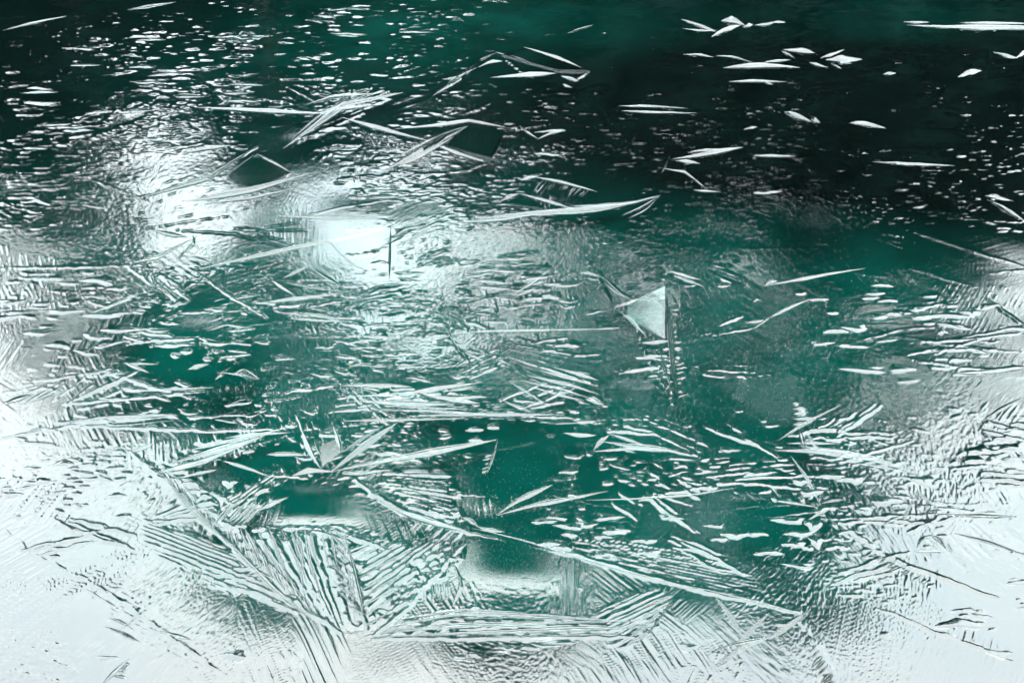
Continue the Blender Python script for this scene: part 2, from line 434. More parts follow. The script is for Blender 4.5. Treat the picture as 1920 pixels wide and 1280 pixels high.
RIBS = [
 # poly, a, b, c, d, n, amp
 ([(255, 845), (300, 880), (420, 1000), (455, 1005), (370, 880), (300, 870)], (300, 885), (415, 1005), (350, 880), (470, 1000), 9, .55, .5, .8),
 ([(420, 990), (640, 985), (690, 1180), (630, 1190), (520, 1110)], (420, 990), (655, 985), (560, 1130), (680, 1190), 11, .55, .5, .8),
 ([(640, 985), (700, 1000), (860, 1010), (700, 1160), (680, 1180)], (690, 1180), (650, 1000), (880, 1000), (760, 985), 14, .35, .7, .5),
 ([(690, 1160), (870, 1010), (880, 1040), (700, 1190)], (690, 1130), (700, 1195), (850, 1040), (880, 1010), 7, .5, .3, .7),
 ([(395, 935), (520, 870), (530, 900), (470, 960), (420, 985)], (400, 930), (430, 985), (500, 870), (540, 900), 8, .5, .5, .6),
 ([(300, 870), (360, 835), (550, 808), (540, 835), (420, 860)], (300, 865), (330, 900), (545, 808), (540, 840), 8, .55, .3, .7),
 ([(690, 1195), (850, 1138), (1000, 1150), (1190, 1160), (1240, 1172), (1190, 1192)], (690, 1150), (690, 1197), (1240, 1140), (1235, 1196), 13, .42, .4, .85),
 ([(1110, 1145), (1200, 1095), (1275, 1100), (1215, 1195), (1150, 1232)], (1100, 1150), (1140, 1235), (1240, 1090), (1290, 1150), 11, .4, .5, .7),
 ([(840, 622), (1150, 640), (1125, 700), (1130, 760), (960, 725)], (842, 618), (838, 640), (1150, 630), (1120, 765), 20, .45, .6, .5),
 ([(690, 870), (840, 850), (880, 985), (760, 955)], (640, 880), (690, 920), (900, 880), (900, 1000), 17, .4, .6, .6),
 ([(885, 995), (1280, 1000), (1500, 1140), (1280, 1100)], (880, 960), (900, 1000), (1500, 1060), (1500, 1150), 15, .35, .7, .4),
 ([(240, 960), (420, 1000), (600, 1170), (400, 1100), (270, 1030)], (230, 950), (250, 1040), (560, 1080), (600, 1180), 12, .4, .5, .6),
 ([(0, 960), (90, 1010), (200, 1080), (430, 1260), (400, 1280), (150, 1120)], (0, 970), (0, 1040), (460, 1220), (380, 1300), 14, .14, .9, .1),
 ([(650, 745), (820, 735), (1070, 772), (860, 785), (690, 770)], (640, 735), (640, 795), (1080, 755), (1080, 790), 12, .4, .5, .6),
 ([(1130, 760), (1260, 750), (1360, 855), (1240, 850)], (1130, 730), (1110, 770), (1390, 830), (1330, 880), 12, .4, .6, .4),
 ([(1205, 645), (1268, 640), (1275, 755), (1240, 770)], (1200, 620), (1272, 620), (1245, 790), (1276, 780), 8, .6, .3, .6),
 ([(640, 160), (760, 170), (640, 240), (540, 275), (580, 215)], (560, 180), (530, 280), (740, 150), (760, 180), 12, .35, .5, .5),
 ([(640, 235), (810, 268), (780, 285), (690, 275)], (640, 215), (640, 260), (820, 262), (800, 290), 6, .35, .5, .5),
 ([(880, 405), (1080, 388), (1200, 383), (1165, 395), (900, 418)], (880, 395), (880, 422), (1220, 372), (1220, 395), 7, .4, .3, .5),
 ([(1450, 842), (1620, 853), (1720, 888), (1600, 872)], (1440, 835), (1440, 860), (1740, 875), (1740, 900), 6, .4, .3, .5),
 ([(1740, 860), (1900, 810), (1919, 850), (1800, 900)], (1740, 810), (1740, 900), (1919, 790), (1919, 890), 9, .3, .7, .3),
 ([(1195, 440), (1330, 470), (1400, 530), (1290, 500)], (1190, 420), (1180, 450), (1420, 500), (1400, 550), 10, .3, .6, .2),
 ([(1280, 860), (1500, 850), (1510, 880), (1300, 920)], (1270, 860), (1270, 925), (1520, 840), (1520, 895), 8, .3, .7, .2),
 ([(580, 590), (720, 530), (780, 545), (640, 600)], (560, 560), (560, 605), (790, 520), (790, 570), 8, .25, .6, .3),
]
for a in RIBS:
    ribs(*a)

SEAMS = [
 ([(5, 58), (125, 33), (217, 23)], .010, .0016, .5), ([(240, 18), (373, 37)], .010, .0016, .6),
 ([(260, 370), (393, 333), (483, 273)], .007, .0020, 0), ([(160, 330), (260, 370)], .010, .0016, .3),
 ([(370, 513), (440, 560), (500, 595)], .008, .0018, .2), ([(180, 583), (262, 553)], .008, .0020, 0),
 ([(0, 500), (280, 497)], .008, .0015, .2), ([(110, 795), (330, 780)], .009, .0018, 0),
 ([(120, 760), (400, 733)], .006, .0012, 0), ([(1085, 475), (1140, 530), (1190, 565)], .007, .0015, .3),
 ([(1185, 575), (1210, 660), (1265, 770)], .006, .0015, .3), ([(665, 900), (760, 960), (880, 997)], .010, .0026, 0),
 ([(880, 997), (1080, 1040), (1280, 1098), (1500, 1150)], .007, .0020, .2), ([(245, 850), (330, 920), (415, 1005)], .010, .0022, .2),
 ([(415, 1005), (520, 1110), (640, 1185)], .008, .0020, .2), ([(640, 985), (665, 1080), (685, 1180)], .007, .0020, .2),
 ([(0, 985), (60, 1040), (170, 1090), (430, 1270)], .005, .0007, .8), ([(700, 1192), (760, 1140), (880, 1005)], .006, .0018, .1),
 ([(1575, 980), (1640, 1030), (1700, 1060), (1870, 1120)], .008, .0022, .4), ([(1640, 1140), (1720, 1170), (1900, 1240)], .006, .0014, .4),
 ([(1500, 1165), (1540, 1220), (1570, 1285)], .008, .0016, .3), ([(700, 1197), (1190, 1192)], .005, .0016, 0),
 ([(1637, 305), (1790, 310)], .007, .0016, .5),
 ([(1655, 305), (1745, 365)], .008, .0014, .7), ([(1855, 375), (1920, 415)], .009, .0020, 0), ([(1775, 407), (1920, 417)], .006, .0014, .4),
 ([(1785, 700), (1920, 688)], .008, .0018, .1), ([(1560, 650), (1690, 615), (1760, 610)], .006, .0012, .4),
 ([(1850, 560), (1920, 610)], .008, .0018, .1), ([(1560, 720), (1480, 690)], .005, .001, .2),
 ([(960, 720), (1040, 765)], .005, .0014, .2), ([(840, 625), (870, 670), (885, 690)], .007, .0014, .3),
 ([(1530, 920), (1370, 905), (1200, 935)], .006, .0014, .2), ([(160, 800), (380, 810), (520, 805)], .006, .0014, .2),
 ([(1700, 430), (1850, 480), (1920, 500)], .010, .0014, .3), ([(1600, 430), (1560, 400)], .006, .001, .3),
 ([(1830, 540), (1700, 500)], .007, .0010, .4), ([(560, 470), (440, 440), (330, 430)], .007, .0014, .3),
]
for s_ in SEAMS:
    seam(*s_)

for _ in range(110):
    a, b = random.uniform(-150, 2050), random.uniform(-60, 980)
    ln = random.uniform(60, 330) * (.5 + b / 1500); sl_ = random.gauss(0, .16)
    seam([(a, b), (a + ln / 2, b + ln * sl_ / 2 + random.gauss(0, 3)), (a + ln, b + ln * sl_)], random.uniform(.003, .006), random.uniform(.0005, .0013), random.choice([0, .2, .5]))
for _ in range(60):          # sprays of short splinters
    a, b = random.uniform(0, 1919), random.uniform(120, 1120)
    sl0 = random.gauss(-.05, .3)
    for k in range(random.randint(3, 7)):
        ln = random.uniform(20, 95) * (.5 + b / 1100)
        x0 = a + random.uniform(-40, 40); y0 = b + random.uniform(-14, 14); s1 = sl0 + random.gauss(0, .12)
        seam([(x0, y0), (x0 + ln, y0 + ln * s1)], random.uniform(.003, .007), random.uniform(.0012, .0024), 0)
# lens-shaped lumps: (polygon, count, radius m lo, hi, slope, lean)
FIELDS = [
 ([(0, 40), (470, 30), (480, 250), (0, 260)], 380, .006, .017, .40),
 ([(440, 0), (980, 0), (860, 230), (480, 260)], 430, .006, .015, .38),
 ([(240, 200), (430, 190), (430, 280), (220, 300)], 330, .004, .010, .30),
 ([(0, 260), (240, 240), (240, 420), (0, 430)], 260, .006, .017, .30),
 ([(640, 260), (1000, 300), (960, 410), (740, 420)], 380, .005, .013, .32),
 ([(160, 470), (420, 480), (480, 560), (160, 560)], 260, .005, .014, .30),
 ([(440, 470), (840, 430), (820, 560), (480, 600)], 130, .006, .014, .22),
 ([(1020, 400), (1300, 420), (1290, 520), (1020, 500)], 260, .004, .009, .34),
 ([(1300, 420), (1560, 440), (1560, 700), (1290, 740)], 120, .004, .010, .30),
 ([(1240, 40), (1919, 60), (1919, 420), (1240, 400)], 800, .005, .012, .46),
 ([(500, 600), (860, 600), (860, 740), (500, 730)], 170, .006, .016, .24),
 ([(540, 770), (920, 780), (900, 860), (560, 850)], 120, .005, .014, .26),
 ([(100, 640), (400, 620), (380, 800), (60, 820)], 130, .006, .016, .26),
 ([(1500, 780), (1919, 760), (1919, 980), (1560, 960)], 200, .005, .014, .30),
 ([(1640, 30), (1919, 60), (1919, 190), (1700, 160)], 60, .007, .018, .42),
 ([(1480, 140), (1900, 150), (1919, 215), (1440, 215)], 110, .007, .016, .42),
 ([(1390, 330), (1490, 325), (1480, 375), (1380, 370)], 60, .007, .014, .42),
 ([(1280, 130), (1360, 130), (1350, 240), (1280, 220)], 60, .006, .013, .42),
 ([(1560, 250), (1620, 240), (1625, 280), (1570, 280)], 14, .006, .012, .40),
 ([(980, 270), (1180, 265), (1170, 310), (990, 300)], 95, .006, .015, .42),
 ([(960, 160), (1220, 170), (1270, 260), (980, 250)], 110, .006, .014, .40),
 ([(30, 200), (300, 190), (330, 250), (40, 260)], 170, .008, .020, .34),
 ([(180, 60), (470, 60), (480, 190), (160, 170)], 170, .010, .026, .34),
 ([(0, 150), (60, 150), (60, 200), (0, 200)], 40, .010, .020, .34),
 ([(440, 0), (640, 10), (640, 120), (470, 100)], 90, .010, .024, .34),
 ([(640, 0), (940, 10), (860, 100), (640, 150)], 180, .010, .022, .34),
 ([(940, 0), (1280, 10), (1260, 130), (1010, 80)], 80, .008, .018, .36),
 ([(1300, 0), (1900, 0), (1900, 40), (1560, 45)], 70, .007, .016, .40),
 ([(640, 270), (760, 275), (790, 350), (700, 400), (640, 330)], 120, .008, .022, .26),
 ([(640, 640), (760, 600), (790, 680), (700, 720)], 26, .012, .026, .22),
 ([(280, 560), (480, 545), (500, 660), (390, 680), (230, 660)], 85, .012, .026, .26),
 ([(180, 600), (300, 600), (260, 720), (160, 700)], 34, .010, .020, .22),
 ([(380, 740), (510, 735), (510, 800), (380, 790)], 30, .010, .020, .24),
 ([(640, 570), (860, 470), (960, 560), (1160, 560), (1140, 610), (860, 620)], 150, .008, .020, .24),
 ([(850, 480), (1000, 470), (1060, 560), (850, 560)], 26, .016, .030, .22),
 ([(1060, 860), (1280, 845), (1290, 910), (1080, 900)], 110, .006, .014, .30),
 ([(1280, 855), (1480, 850), (1480, 900), (1290, 920)], 80, .006, .015, .30),
 ([(1260, 560), (1276, 560), (1276, 760), (1265, 760)], 18, .006, .010, .35),
 ([(1700, 575), (1840, 580), (1919, 640), (1860, 660), (1740, 620)], 60, .010, .024, .32),
 ([(1780, 820), (1919, 800), (1919, 880), (1800, 880)], 80, .008, .018, .30),
 ([(1800, 1090), (1919, 1090), (1919, 1280), (1830, 1240)], 28, .008, .018, .34),
 ([(0, 870), (240, 850), (260, 950), (20, 960)], 60, .008, .018, .32),
 ([(0, 510), (180, 520), (200, 640), (0, 620)], 70, .012, .028, .28),
 ([(1560, 1000), (1660, 1050), (1720, 1120), (1560, 1120)], 110, .004, .009, .38),
 ([(1580, 960), (1700, 990), (1760, 1060), (1640, 1060)], 60, .005, .011, .36),
 ([(480, 150), (700, 130), (820, 170), (560, 200)], 90, .008, .018, .30),
 ([(920, 700), (1280, 790), (1340, 840), (1000, 800)], 60, .005, .012, .30),
]
LENSES = []      # (x, y, rx, ry, h, turn)
# ripples set one by one: (px, py, half width px, half depth px as seen, slope)
for q in [(1620, 690, 45, 9), (1690, 690, 28, 9), (1700, 712, 24, 7), (1500, 548, 14, 5), (1535, 558, 20, 6), (1560, 583, 15, 5), (1565, 615, 24, 9),
          (1605, 612, 28, 8), (1540, 640, 24, 6), (1600, 645, 34, 6), (1660, 635, 22, 5), (1640, 548, 20, 6), (1630, 556, 18, 6), (1664, 560, 22, 6),
          (1655, 532, 22, 5), (1675, 585, 15, 6), (1650, 592, 16, 6), (1730, 592, 30, 6), (1780, 590, 40, 6), (1820, 585, 20, 6), (1765, 618, 12, 8),
          (1385, 770, 10, 4), (1430, 789, 7, 4), (1445, 798, 18, 4), (1490, 757, 8, 4), (1500, 767, 12, 4), (1500, 776, 14, 4), (1730, 902, 26, 12),
          (1660, 940, 34, 10), (1620, 958, 20, 8), (1520, 925, 24, 8), (1560, 893, 32, 8), (1600, 900, 26, 9), (1500, 905, 18, 7), (1480, 975, 34, 8),
          (1500, 1000, 30, 7), (1490, 1020, 26, 7), (1525, 985, 18, 12), (1530, 1015, 14, 14), (1440, 1035, 30, 7), (1500, 1060, 30, 7), (1380, 1003, 32, 8),
          (1420, 1000, 20, 7), (1350, 1010, 18, 6), (1020, 975, 26, 7), (1045, 967, 22, 7), (1070, 985, 30, 7), (1100, 982, 22, 7), (1140, 967, 28, 8),
          (1150, 995, 24, 8), (1165, 992, 18, 8), (1070, 1000, 16, 8), (1030, 1018, 22, 8), (1055, 1025, 24, 7), (1125, 1005, 14, 6), (1210, 1012, 28, 6),
          (1250, 968, 16, 6), (1265, 970, 16, 6), (1220, 1035, 24, 7), (1130, 1038, 20, 6), (860, 707, 14, 6), (707, 630, 26, 7), (790, 585, 14, 6),
          (1000, 556, 22, 8), (1035, 552, 24, 8), (925, 800, 14, 5), (890, 805, 18, 6), (1095, 787, 24, 6), (1080, 770, 12, 4), (893, 824, 16, 7),
          (660, 478, 18, 5), (690, 475, 16, 5), (705, 470, 14, 5), (350, 660, 14, 5), (435, 672, 12, 5), (200, 1235, 22, 6), (950, 1215, 16, 6),
          (990, 1212, 12, 4), (860, 1233, 14, 6), (885, 1226, 10, 5), (1020, 1195, 26, 7), (1050, 1203, 30, 6), (1290, 1212, 18, 9), (100, 1045, 14, 4),
          (440, 1230, 24, 12), (1660, 1190, 10, 6), (1340, 985, 20, 5), (430, 905, 16, 9), (720, 850, 22, 5), (880, 745, 30, 5), (1470, 1170, 16, 5),
          (120, 870, 20, 7), (80, 905, 18, 8), (170, 900, 20, 6), (220, 930, 18, 6), (20, 930, 22, 7), (150, 950, 16, 7), (60, 880, 18, 5)]:
    cx_, cy_ = at(q[0], q[1]); ex1, _ = at(q[0] + q[2], q[1]); _, ey1 = at(q[0], q[1] - q[3])
    rx, ry = abs(ex1 - cx_), abs(ey1 - cy_)
    LENSES.append((cx_, cy_, rx, ry, min(rx, ry) * .34, random.uniform(-.12, .12)))
for (P, n, lo, hi, sl) in FIELDS:
    xs_ = [p[0] for p in P]; ys_ = [p[1] for p in P]
    k = 0; tries = 0; mine = []
    while k < n and tries < n * 5:
        tries += 1
        a, b = random.uniform(min(xs_), max(xs_)), random.uniform(min(ys_), max(ys_))
        ins = False
        for i in range(len(P)):
            x0, y0 = P[i]; x1, y1 = P[(i + 1) % len(P)]
            if (y0 > b) != (y1 > b) and a < (x1 - x0) * (b - y0) / (y1 - y0 + 1e-9) + x0: ins = not ins
        if not ins: continue
        a += random.gauss(0, 22); b += random.gauss(0, 9)
        cx_, cy_ = at(a, b)
        if float(samp(T_MID, np.array([cx_ / 2.1]), np.array([cy_ / 2.9]))[0]) + .5 * float(samp(T_LOW, np.array([cx_ / .9]), np.array([cy_ / 1.3]))[0]) < random.gauss(.35, .35): continue
        r_ = lo + (hi - lo) * random.random() ** 2.2
        if any(abs(cx_ - m_[0]) < (r_ + m_[2]) * .85 and abs(cy_ - m_[1]) < (r_ + m_[3]) * .7 for m_ in mine): continue
        far_ = min(max((cy_ - 2.2) / 1.6, 0), 1)
        r_ = max(r_, .0023 * cy_) * (1 if random.random() < .92 else 1.35)
        t = (cx_, cy_, r_ * random.uniform(1.0, 1.9 + .9 * far_), r_ * (random.uniform(.45, .75) + .22 * far_), r_ * sl * (.55 + .1 * far_), random.uniform(-.5, .5) * (1 - .6 * far_))
        mine.append(t); k += 1
    LENSES += mine
LENSES.sort(key=lambda t: -(t[2] * t[3] / (t[1] ** 2 + 2.25) ** 1.5))
BIG_LENSES, SMALL_LENSES = LENSES[:290], LENSES[290:]


def lens_h(xx, yy, t):
    cx_, cy_, rx, ry, h, tn = t
    c, s = math.cos(tn), math.sin(tn)
    u = ((xx - cx_) * c + (yy - cy_) * s) / rx
    v = (-(xx - cx_) * s + (yy - cy_) * c) / ry
    bend = 0.25 * np.sin(cx_ * 91.7) * u * u
    v = v + bend
    rr = u * u + v * v
    q = np.clip((1 - np.sqrt(rr)) / .55, 0, 1)
    return q * q * (3 - 2 * q) * h * .42 * (1 - .3 * v)


for t in SMALL_LENSES:
    a, b = pix(t[0] - t[2] * 1.3, t[1] + t[3] * 1.6); c, d = pix(t[0] + t[2] * 1.3, t[1] - t[3] * 1.6)
    r, cc = window(min(a, c) - 2, b, max(a, c) + 2, d, 2)
    H[r, cc] += lens_h(X[r, cc], Y[r, cc], t).astype(np.float32)


# a few windows of smooth clear ice
for (a, b, rx, ry, v) in [(965, 1040, 100, 58, .92), (960, 890, 90, 60, .8), (430, 895, 60, 30, .8), (600, 945, 100, 36, .85), (1390, 970, 120, 40, .6),
                          (1190, 745, 50, 26, .8), (430, 765, 60, 36, .6), (650, 440, 90, 60, .7), (570, 235, 60, 22, .6), (650, 225, 60, 18, .6), (940, 830, 60, 20, .6)]:
    r, cc = window(a - 2 * rx, b - 2 * ry, a + 2 * rx, b + 2 * ry)
    H[r, cc] *= (1 - v * np.exp(-(((PX[r, cc] - a) / rx) ** 4 + ((PY[r, cc] - b) / ry) ** 4))).astype(np.float32)


def ice_z(x, y):
    """height of the finished sheet at a point"""
    j = np.clip(np.searchsorted(ys, y) - 1, 0, NR - 2)
    w = max(y * CP + CAM_H * SP, 1.75)
    i = np.clip(np.searchsorted(us, x / w) - 1, 0, NC - 2)
    fy = (y - ys[j]) / (ys[j + 1] - ys[j]); fx = (x / w - us[i]) / (us[i + 1] - us[i])
    fx = min(max(fx, 0), 1); fy = min(max(fy, 0), 1)
    return float((H[j, i] * (1 - fx) + H[j, i + 1] * fx) * (1 - fy) + (H[j + 1, i] * (1 - fx) + H[j + 1, i + 1] * fx) * fy)


def grid_mesh(name, XX, YY, ZZ, mat):
    nr, nc = XX.shape
    co = np.stack([XX, YY, ZZ], -1).reshape(-1, 3).astype(np.float32)
    i = np.arange(nr * nc, dtype=np.int32).reshape(nr, nc)
    q = np.stack([i[:-1, :-1], i[:-1, 1:], i[1:, 1:], i[1:, :-1]], -1).reshape(-1, 4)
    me = bpy.data.meshes.new(name)
    me.vertices.add(len(co)); me.vertices.foreach_set('co', co.ravel())
    me.loops.add(q.size); me.loops.foreach_set('vertex_index', q.ravel())
    me.polygons.add(len(q))
    me.polygons.foreach_set('loop_start', np.arange(0, q.size, 4, dtype=np.int32))
    me.polygons.foreach_set('use_smooth', np.ones(len(q), bool))
    me.materials.append(mat)
    me.update(calc_edges=True)
    o = bpy.data.objects.new(name, me)
    COL.objects.link(o)
    return o


ice = grid_mesh('ice_sheet', X, Y, H, ICE)
tag(ice, 'thin clear sheet of pond ice with ribbed and pitted surface', kind='structure')

# ------------------------------------------------------------------ water under the ice
wys = np.concatenate([np.linspace(-4, 1.3, 8)[:-1], np.linspace(1.3, 6, 120), np.linspace(6, 14, 12)[1:]])
wus = np.concatenate([np.linspace(-16, -2.6, 10)[:-1], np.linspace(-2.6, 2.6, 150), np.linspace(2.6, 16, 10)[1:]])
WX, WY = np.meshgrid(wus, wys)
wpx, wpy = pix(WX, np.maximum(WY, .6))
painted_light = blob_sum([(1150, 760, 680, 340, .85), (480, 640, 380, 300, .75), (800, 420, 300, 120, .3), (900, 1080, 500, 120, .3), (700, 60, 230, 100, .40), (1000, 20, 320, 60, .38), (1700, 20, 200, 50, .30),
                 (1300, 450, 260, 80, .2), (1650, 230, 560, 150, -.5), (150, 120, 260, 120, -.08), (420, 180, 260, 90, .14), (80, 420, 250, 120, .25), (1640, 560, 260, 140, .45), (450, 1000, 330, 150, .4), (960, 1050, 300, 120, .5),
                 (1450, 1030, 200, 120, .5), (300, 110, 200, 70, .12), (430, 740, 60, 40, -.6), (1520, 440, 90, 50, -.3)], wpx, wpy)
painted_light = np.clip(painted_light + .06, 0, 1.4)  # painted light: lit teal areas against shaded black ones, put into the water colour
wz = np.full(WX.shape, -0.035)
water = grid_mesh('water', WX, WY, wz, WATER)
at_l = water.data.attributes.new('painted_light', 'FLOAT', 'POINT')
at_l.data.foreach_set('value', painted_light.astype(np.float32).ravel())
tag(water, 'dark green water under the ice, light and shade painted into its colour', kind='structure')

# ------------------------------------------------------------------ far bank and the wood mirrored in the ice
bx = np.linspace(-60, 60, 90); by = np.concatenate([np.linspace(11.5, 18, 24), np.linspace(20, 120, 16)])
BX, BY = np.meshgrid(bx, by)
BZ = -0.15 + np.clip((BY - 11.5) * .22, 0, 1.7) + np.clip(BY - 20, 0, 100) * .05 + 0.12 * np.sin(BX * 1.3 + BY) * np.clip(BY - 12, 0, 1)
bank = grid_mesh('bank', BX, BY, BZ, EARTH)
tag(bank, 'dark earth bank of the far shore', kind='structure')
gx = np.linspace(-400, 400, 9); GX, GY = np.meshgrid(gx, gx)
ground = grid_mesh('ground', GX, GY, np.full(GX.shape, -0.9), EARTH)
tag(ground, 'dark ground around the pond', kind='structure')


hx = np.linspace(-70, 70, 160); hy = np.linspace(19, 34, 16)
HX, HY = np.meshgrid(hx, hy)
ridge = 8.5 + 1.9 * sstep(-3, 4, HX) + .5 * np.sin(HX * .9) + .35 * np.sin(HX * 2.3 + 1) - 1.1 * np.exp(-((HX + 5.5) / .9) ** 2)
hill = grid_mesh('hill', HX, HY, -0.5 + (ridge + .5) * sstep(18.5, 23.5, HY) + (HY > 24) * (HY - 24) * .05, EARTH)
tag(hill, 'dark wooded hillside behind the pond', kind='structure')


def mirror_pt(px, py, dist):
    """the place, dist metres out, whose mirror image falls on that pixel of flat ice"""
    x, y = at(px, py)
    d = Vector((x, y, -CAM_H)).normalized()
    k = (dist - y) / d.y
    return Vector((x + d.x * k, dist, -d.z * k))


def mirror_pix(p):
    yc = p.y * CP - (-p.z - CAM_H) * SP
    v = (p.y * SP + (-p.z - CAM_H) * CP) / yc
    return 960 + p.x / yc / 0.36 * 960, 640 - v / 0.24 * 640


# openings between the trees where the sky shows (centre, radii, share of leaves missing)
GAPS = [(1395, 520, 40, 48, .97), (1512, 500, 34, 50, .75), (1195, 600, 60, 40, .93), (690, 968, 46, 34, .95), (1108, 1090, 60, 45, .97), (1640, 690, 70, 45, .88),
        (1465, 645, 36, 55, .85), (1190, 745, 46, 28, .93), (800, 550, 120, 40, .85), (700, 440, 150, 85, .80), (770, 530, 130, 60, .9), (960, 500, 120, 50, .8), (330, 350, 80, 50, .95),
        (740, 1010, 60, 60, .8), (1300, 990, 60, 30, .8), (640, 600, 90, 30, .7), (1050, 660, 90, 40, .8), (1880, 560, 60, 60, .7), (980, 590, 120, 30, .8), (580, 750, 50, 70, .85),
        (1780, 640, 60, 40, .7), (1340, 730, 40, 50, .6), (900, 760, 60, 30, .7), (300, 460, 90, 40, .8)]
LV, LF = [], []


def leaf_cards(c, rx, ry, rz, n, size, fill=1.0):
    k = 0
    while k < n:
        v = Vector((random.uniform(-1, 1), random.uniform(-1, 1), random.uniform(-1, 1)))
        if v.length > 1 * (0.75 + .25 * math.sin(v.x * 9 + c.x) * math.cos(v.z * 7 + c.z)): continue
        k += 1
        p = Vector((c.x + v.x * rx, c.y + v.y * ry, c.z + v.z * rz))
        qx, qy = mirror_pix(p)
        if any(random.random() < g[4] * min(1, max(0, 2.2 * (1.25 - ((qx - g[0] + 9 * math.sin(qy * .07)) / g[2]) ** 2 - ((qy - g[1] + 7 * math.sin(qx * .05)) / g[3]) ** 2))) for g in GAPS): continue
        a = Vector((random.gauss(0, 1), random.gauss(0, .5), random.gauss(0, 1))).normalized() * size * random.uniform(.6, 1.4)
        b = a.orthogonal().normalized() * size * random.uniform(.25, .5)
        i = len(LV)
        LV.extend([p - a, p + b, p + a, p - b]); LF.append((i, i + 1, i + 2, i + 3))


def trunk(px, base_z, py_top, dist, r, V, F_):
    top = mirror_pt(px, py_top, dist)
    i0 = len(V); ns = 8; nl = 9
    for l in range(nl):
        f = l / (nl - 1); z = base_z + (top.z - base_z) * f
        rr = r * (1 - .6 * f) * (1.35 if l == 0 else 1)
        ox = math.sin(f * 4 + px) * .06
        for s in range(ns):
            t = s / ns * math.tau
            V.append((top.x + ox + rr * math.cos(t), dist + rr * math.sin(t), z))
    for l in range(nl - 1):
        for s in range(ns):
            a = i0 + l * ns + s; b = i0 + l * ns + (s + 1) % ns
            F_.append((a, b, b + ns, a + ns))


D1, D2 = 13.0, 16.0
# (px, py, rx px, ry px, leaves per unit, distance): undergrowth low down, crowns above
MASS = [
 (-300, 40, 260, 200, 1.2, D2), (0, 60, 260, 200, 1.2, D2), (250, 20, 260, 190, 1.2, D2), (480, 10, 240, 200, 1.2, D2), (700, -20, 220, 170, 1.1, D2),
 (920, 60, 220, 210, 1.3, D1), (1130, 110, 240, 270, 1.6, D1), (1400, 130, 260, 290, 1.8, D1), (1700, 130, 260, 300, 1.8, D1),
 (1980, 100, 260, 300, 1.6, D1), (2300, 60, 260, 300, 1.4, D1), (1550, 350, 260, 130, 1.6, D1), (1760, 410, 170, 100, 1.3, D1), (1200, 360, 170, 70, 1.2, D1),
 (500, 190, 130, 100, 1.0, D2), (490, 315, 60, 38, 1.4, D2), (90, 400, 170, 70, 1.0, D2), (180, 480, 150, 40, .7, D2), (700, 270, 200, 60, .9, D2), (60, 300, 200, 70, 1.2, D2), (40, 260, 160, 80, .9, D2), (900, 330, 120, 60, .9, D1),
 (1560, 480, 260, 130, 1.5, D1), (1780, 560, 140, 100, 1.0, D1), (1420, 640, 260, 170, 1.7, D1), (1640, 640, 230, 180, 1.7, D1), (1300, 830, 300, 150, 1.7, D1),
 (1500, 880, 240, 170, 1.6, D1), (1650, 850, 140, 110, 1.0, D1), (1400, 470, 180, 80, 1.0, D1),
 (1050, 740, 240, 130, 1.3, D1), (1050, 890, 300, 150, 1.7, D1), (800, 880, 260, 130, 1.6, D1), (560, 890, 260, 140, 1.6, D1), (420, 710, 240, 140, 1.5, D1),
 (300, 610, 200, 110, 1.2, D1), (640, 720, 240, 130, 1.1, D1), (1120, 580, 200, 90, .9, D1), (960, 1065, 150, 110, 3.2, D1), (600, 340, 230, 90, .35, D2), (330, 340, 110, 70, .5, D2), (60, 640, 120, 200, .25, D2), (1890, 700, 100, 140, .3, D2), (560, 960, 160, 80, 1.4, D1), (1440, 1050, 170, 100, 1.5, D1),
 (1230, 1030, 220, 100, 1.2, D1), (510, 1030, 140, 90, 1.9, D1), (600, 970, 140, 60, 2.0, D1), (975, 1105, 150, 50, 2.6, D1), (1250, 1085, 220, 70, 1.8, D1), (1490, 1110, 110, 100, 2.0, D1), (1550, 1080, 80, 110, 1.3, D1), (880, 600, 200, 70, .55, D1), (560, 1010, 150, 110, 1.0, D1),
 (500, 500, 170, 70, 1.0, D1), (620, 590, 220, 80, 1.0, D1), (1900, 440, 170, 110, 1.3, D1), (1000, 520, 200, 80, .7, D1), (800, 760, 200, 110, 1.2, D1), (1860, 330, 150, 90, 1.3, D1), (300, 760, 180, 90, .9, D1), (1130, 660, 160, 90, 1.0, D1), (280, 520, 130, 50, .8, D1), (760, 400, 160, 50, .3, D1), (950, 460, 150, 60, .5, D1), (700, 1010, 200, 90, .7, D1), (1180, 470, 130, 70, .9, D1),
]
for (a, b, rx, ry, dn, dist) in MASS:
    c = mirror_pt(a, b, dist)
    rxm = abs(mirror_pt(a + rx, b, dist).x - c.x); rzm = abs(mirror_pt(a, b + ry, dist).z - c.z)
    n = int(dn * rxm * rzm * 1250)
    leaf_cards(c, rxm, .9, rzm, n, .12)
TV, TF = [], []
for (px_, pt, r, dist) in [(540, 640, .09, D1), (880, 820, .06, D1), (1010, 560, .07, D1), (1180, 700, .06, D1), (1262, 820, .08, D1),
                           (1390, 700, .09, D1), (1475, 860, .12, D1), (1590, 600, .12, D1), (1700, 520, .10, D1), (-60, 460, .08, D1), (1840, 460, .08, D2), (60, 470, .06, D2)]:
    trunk(px_, .1, pt, dist, r, TV, TF)
n_leaf = len(LF)
off = len(LV)
wd = mesh_obj('woodland', LV + TV, LF + [tuple(i + off for i in f) for f in TF], LEAF)
wd.data.materials.append(BARK)
mi = np.zeros(len(wd.data.polygons), np.int32); mi[n_leaf:] = 1
wd.data.polygons.foreach_set('material_index', mi)
tag(wd, 'dark wood on the far bank, mirrored in the ice', kind='stuff')

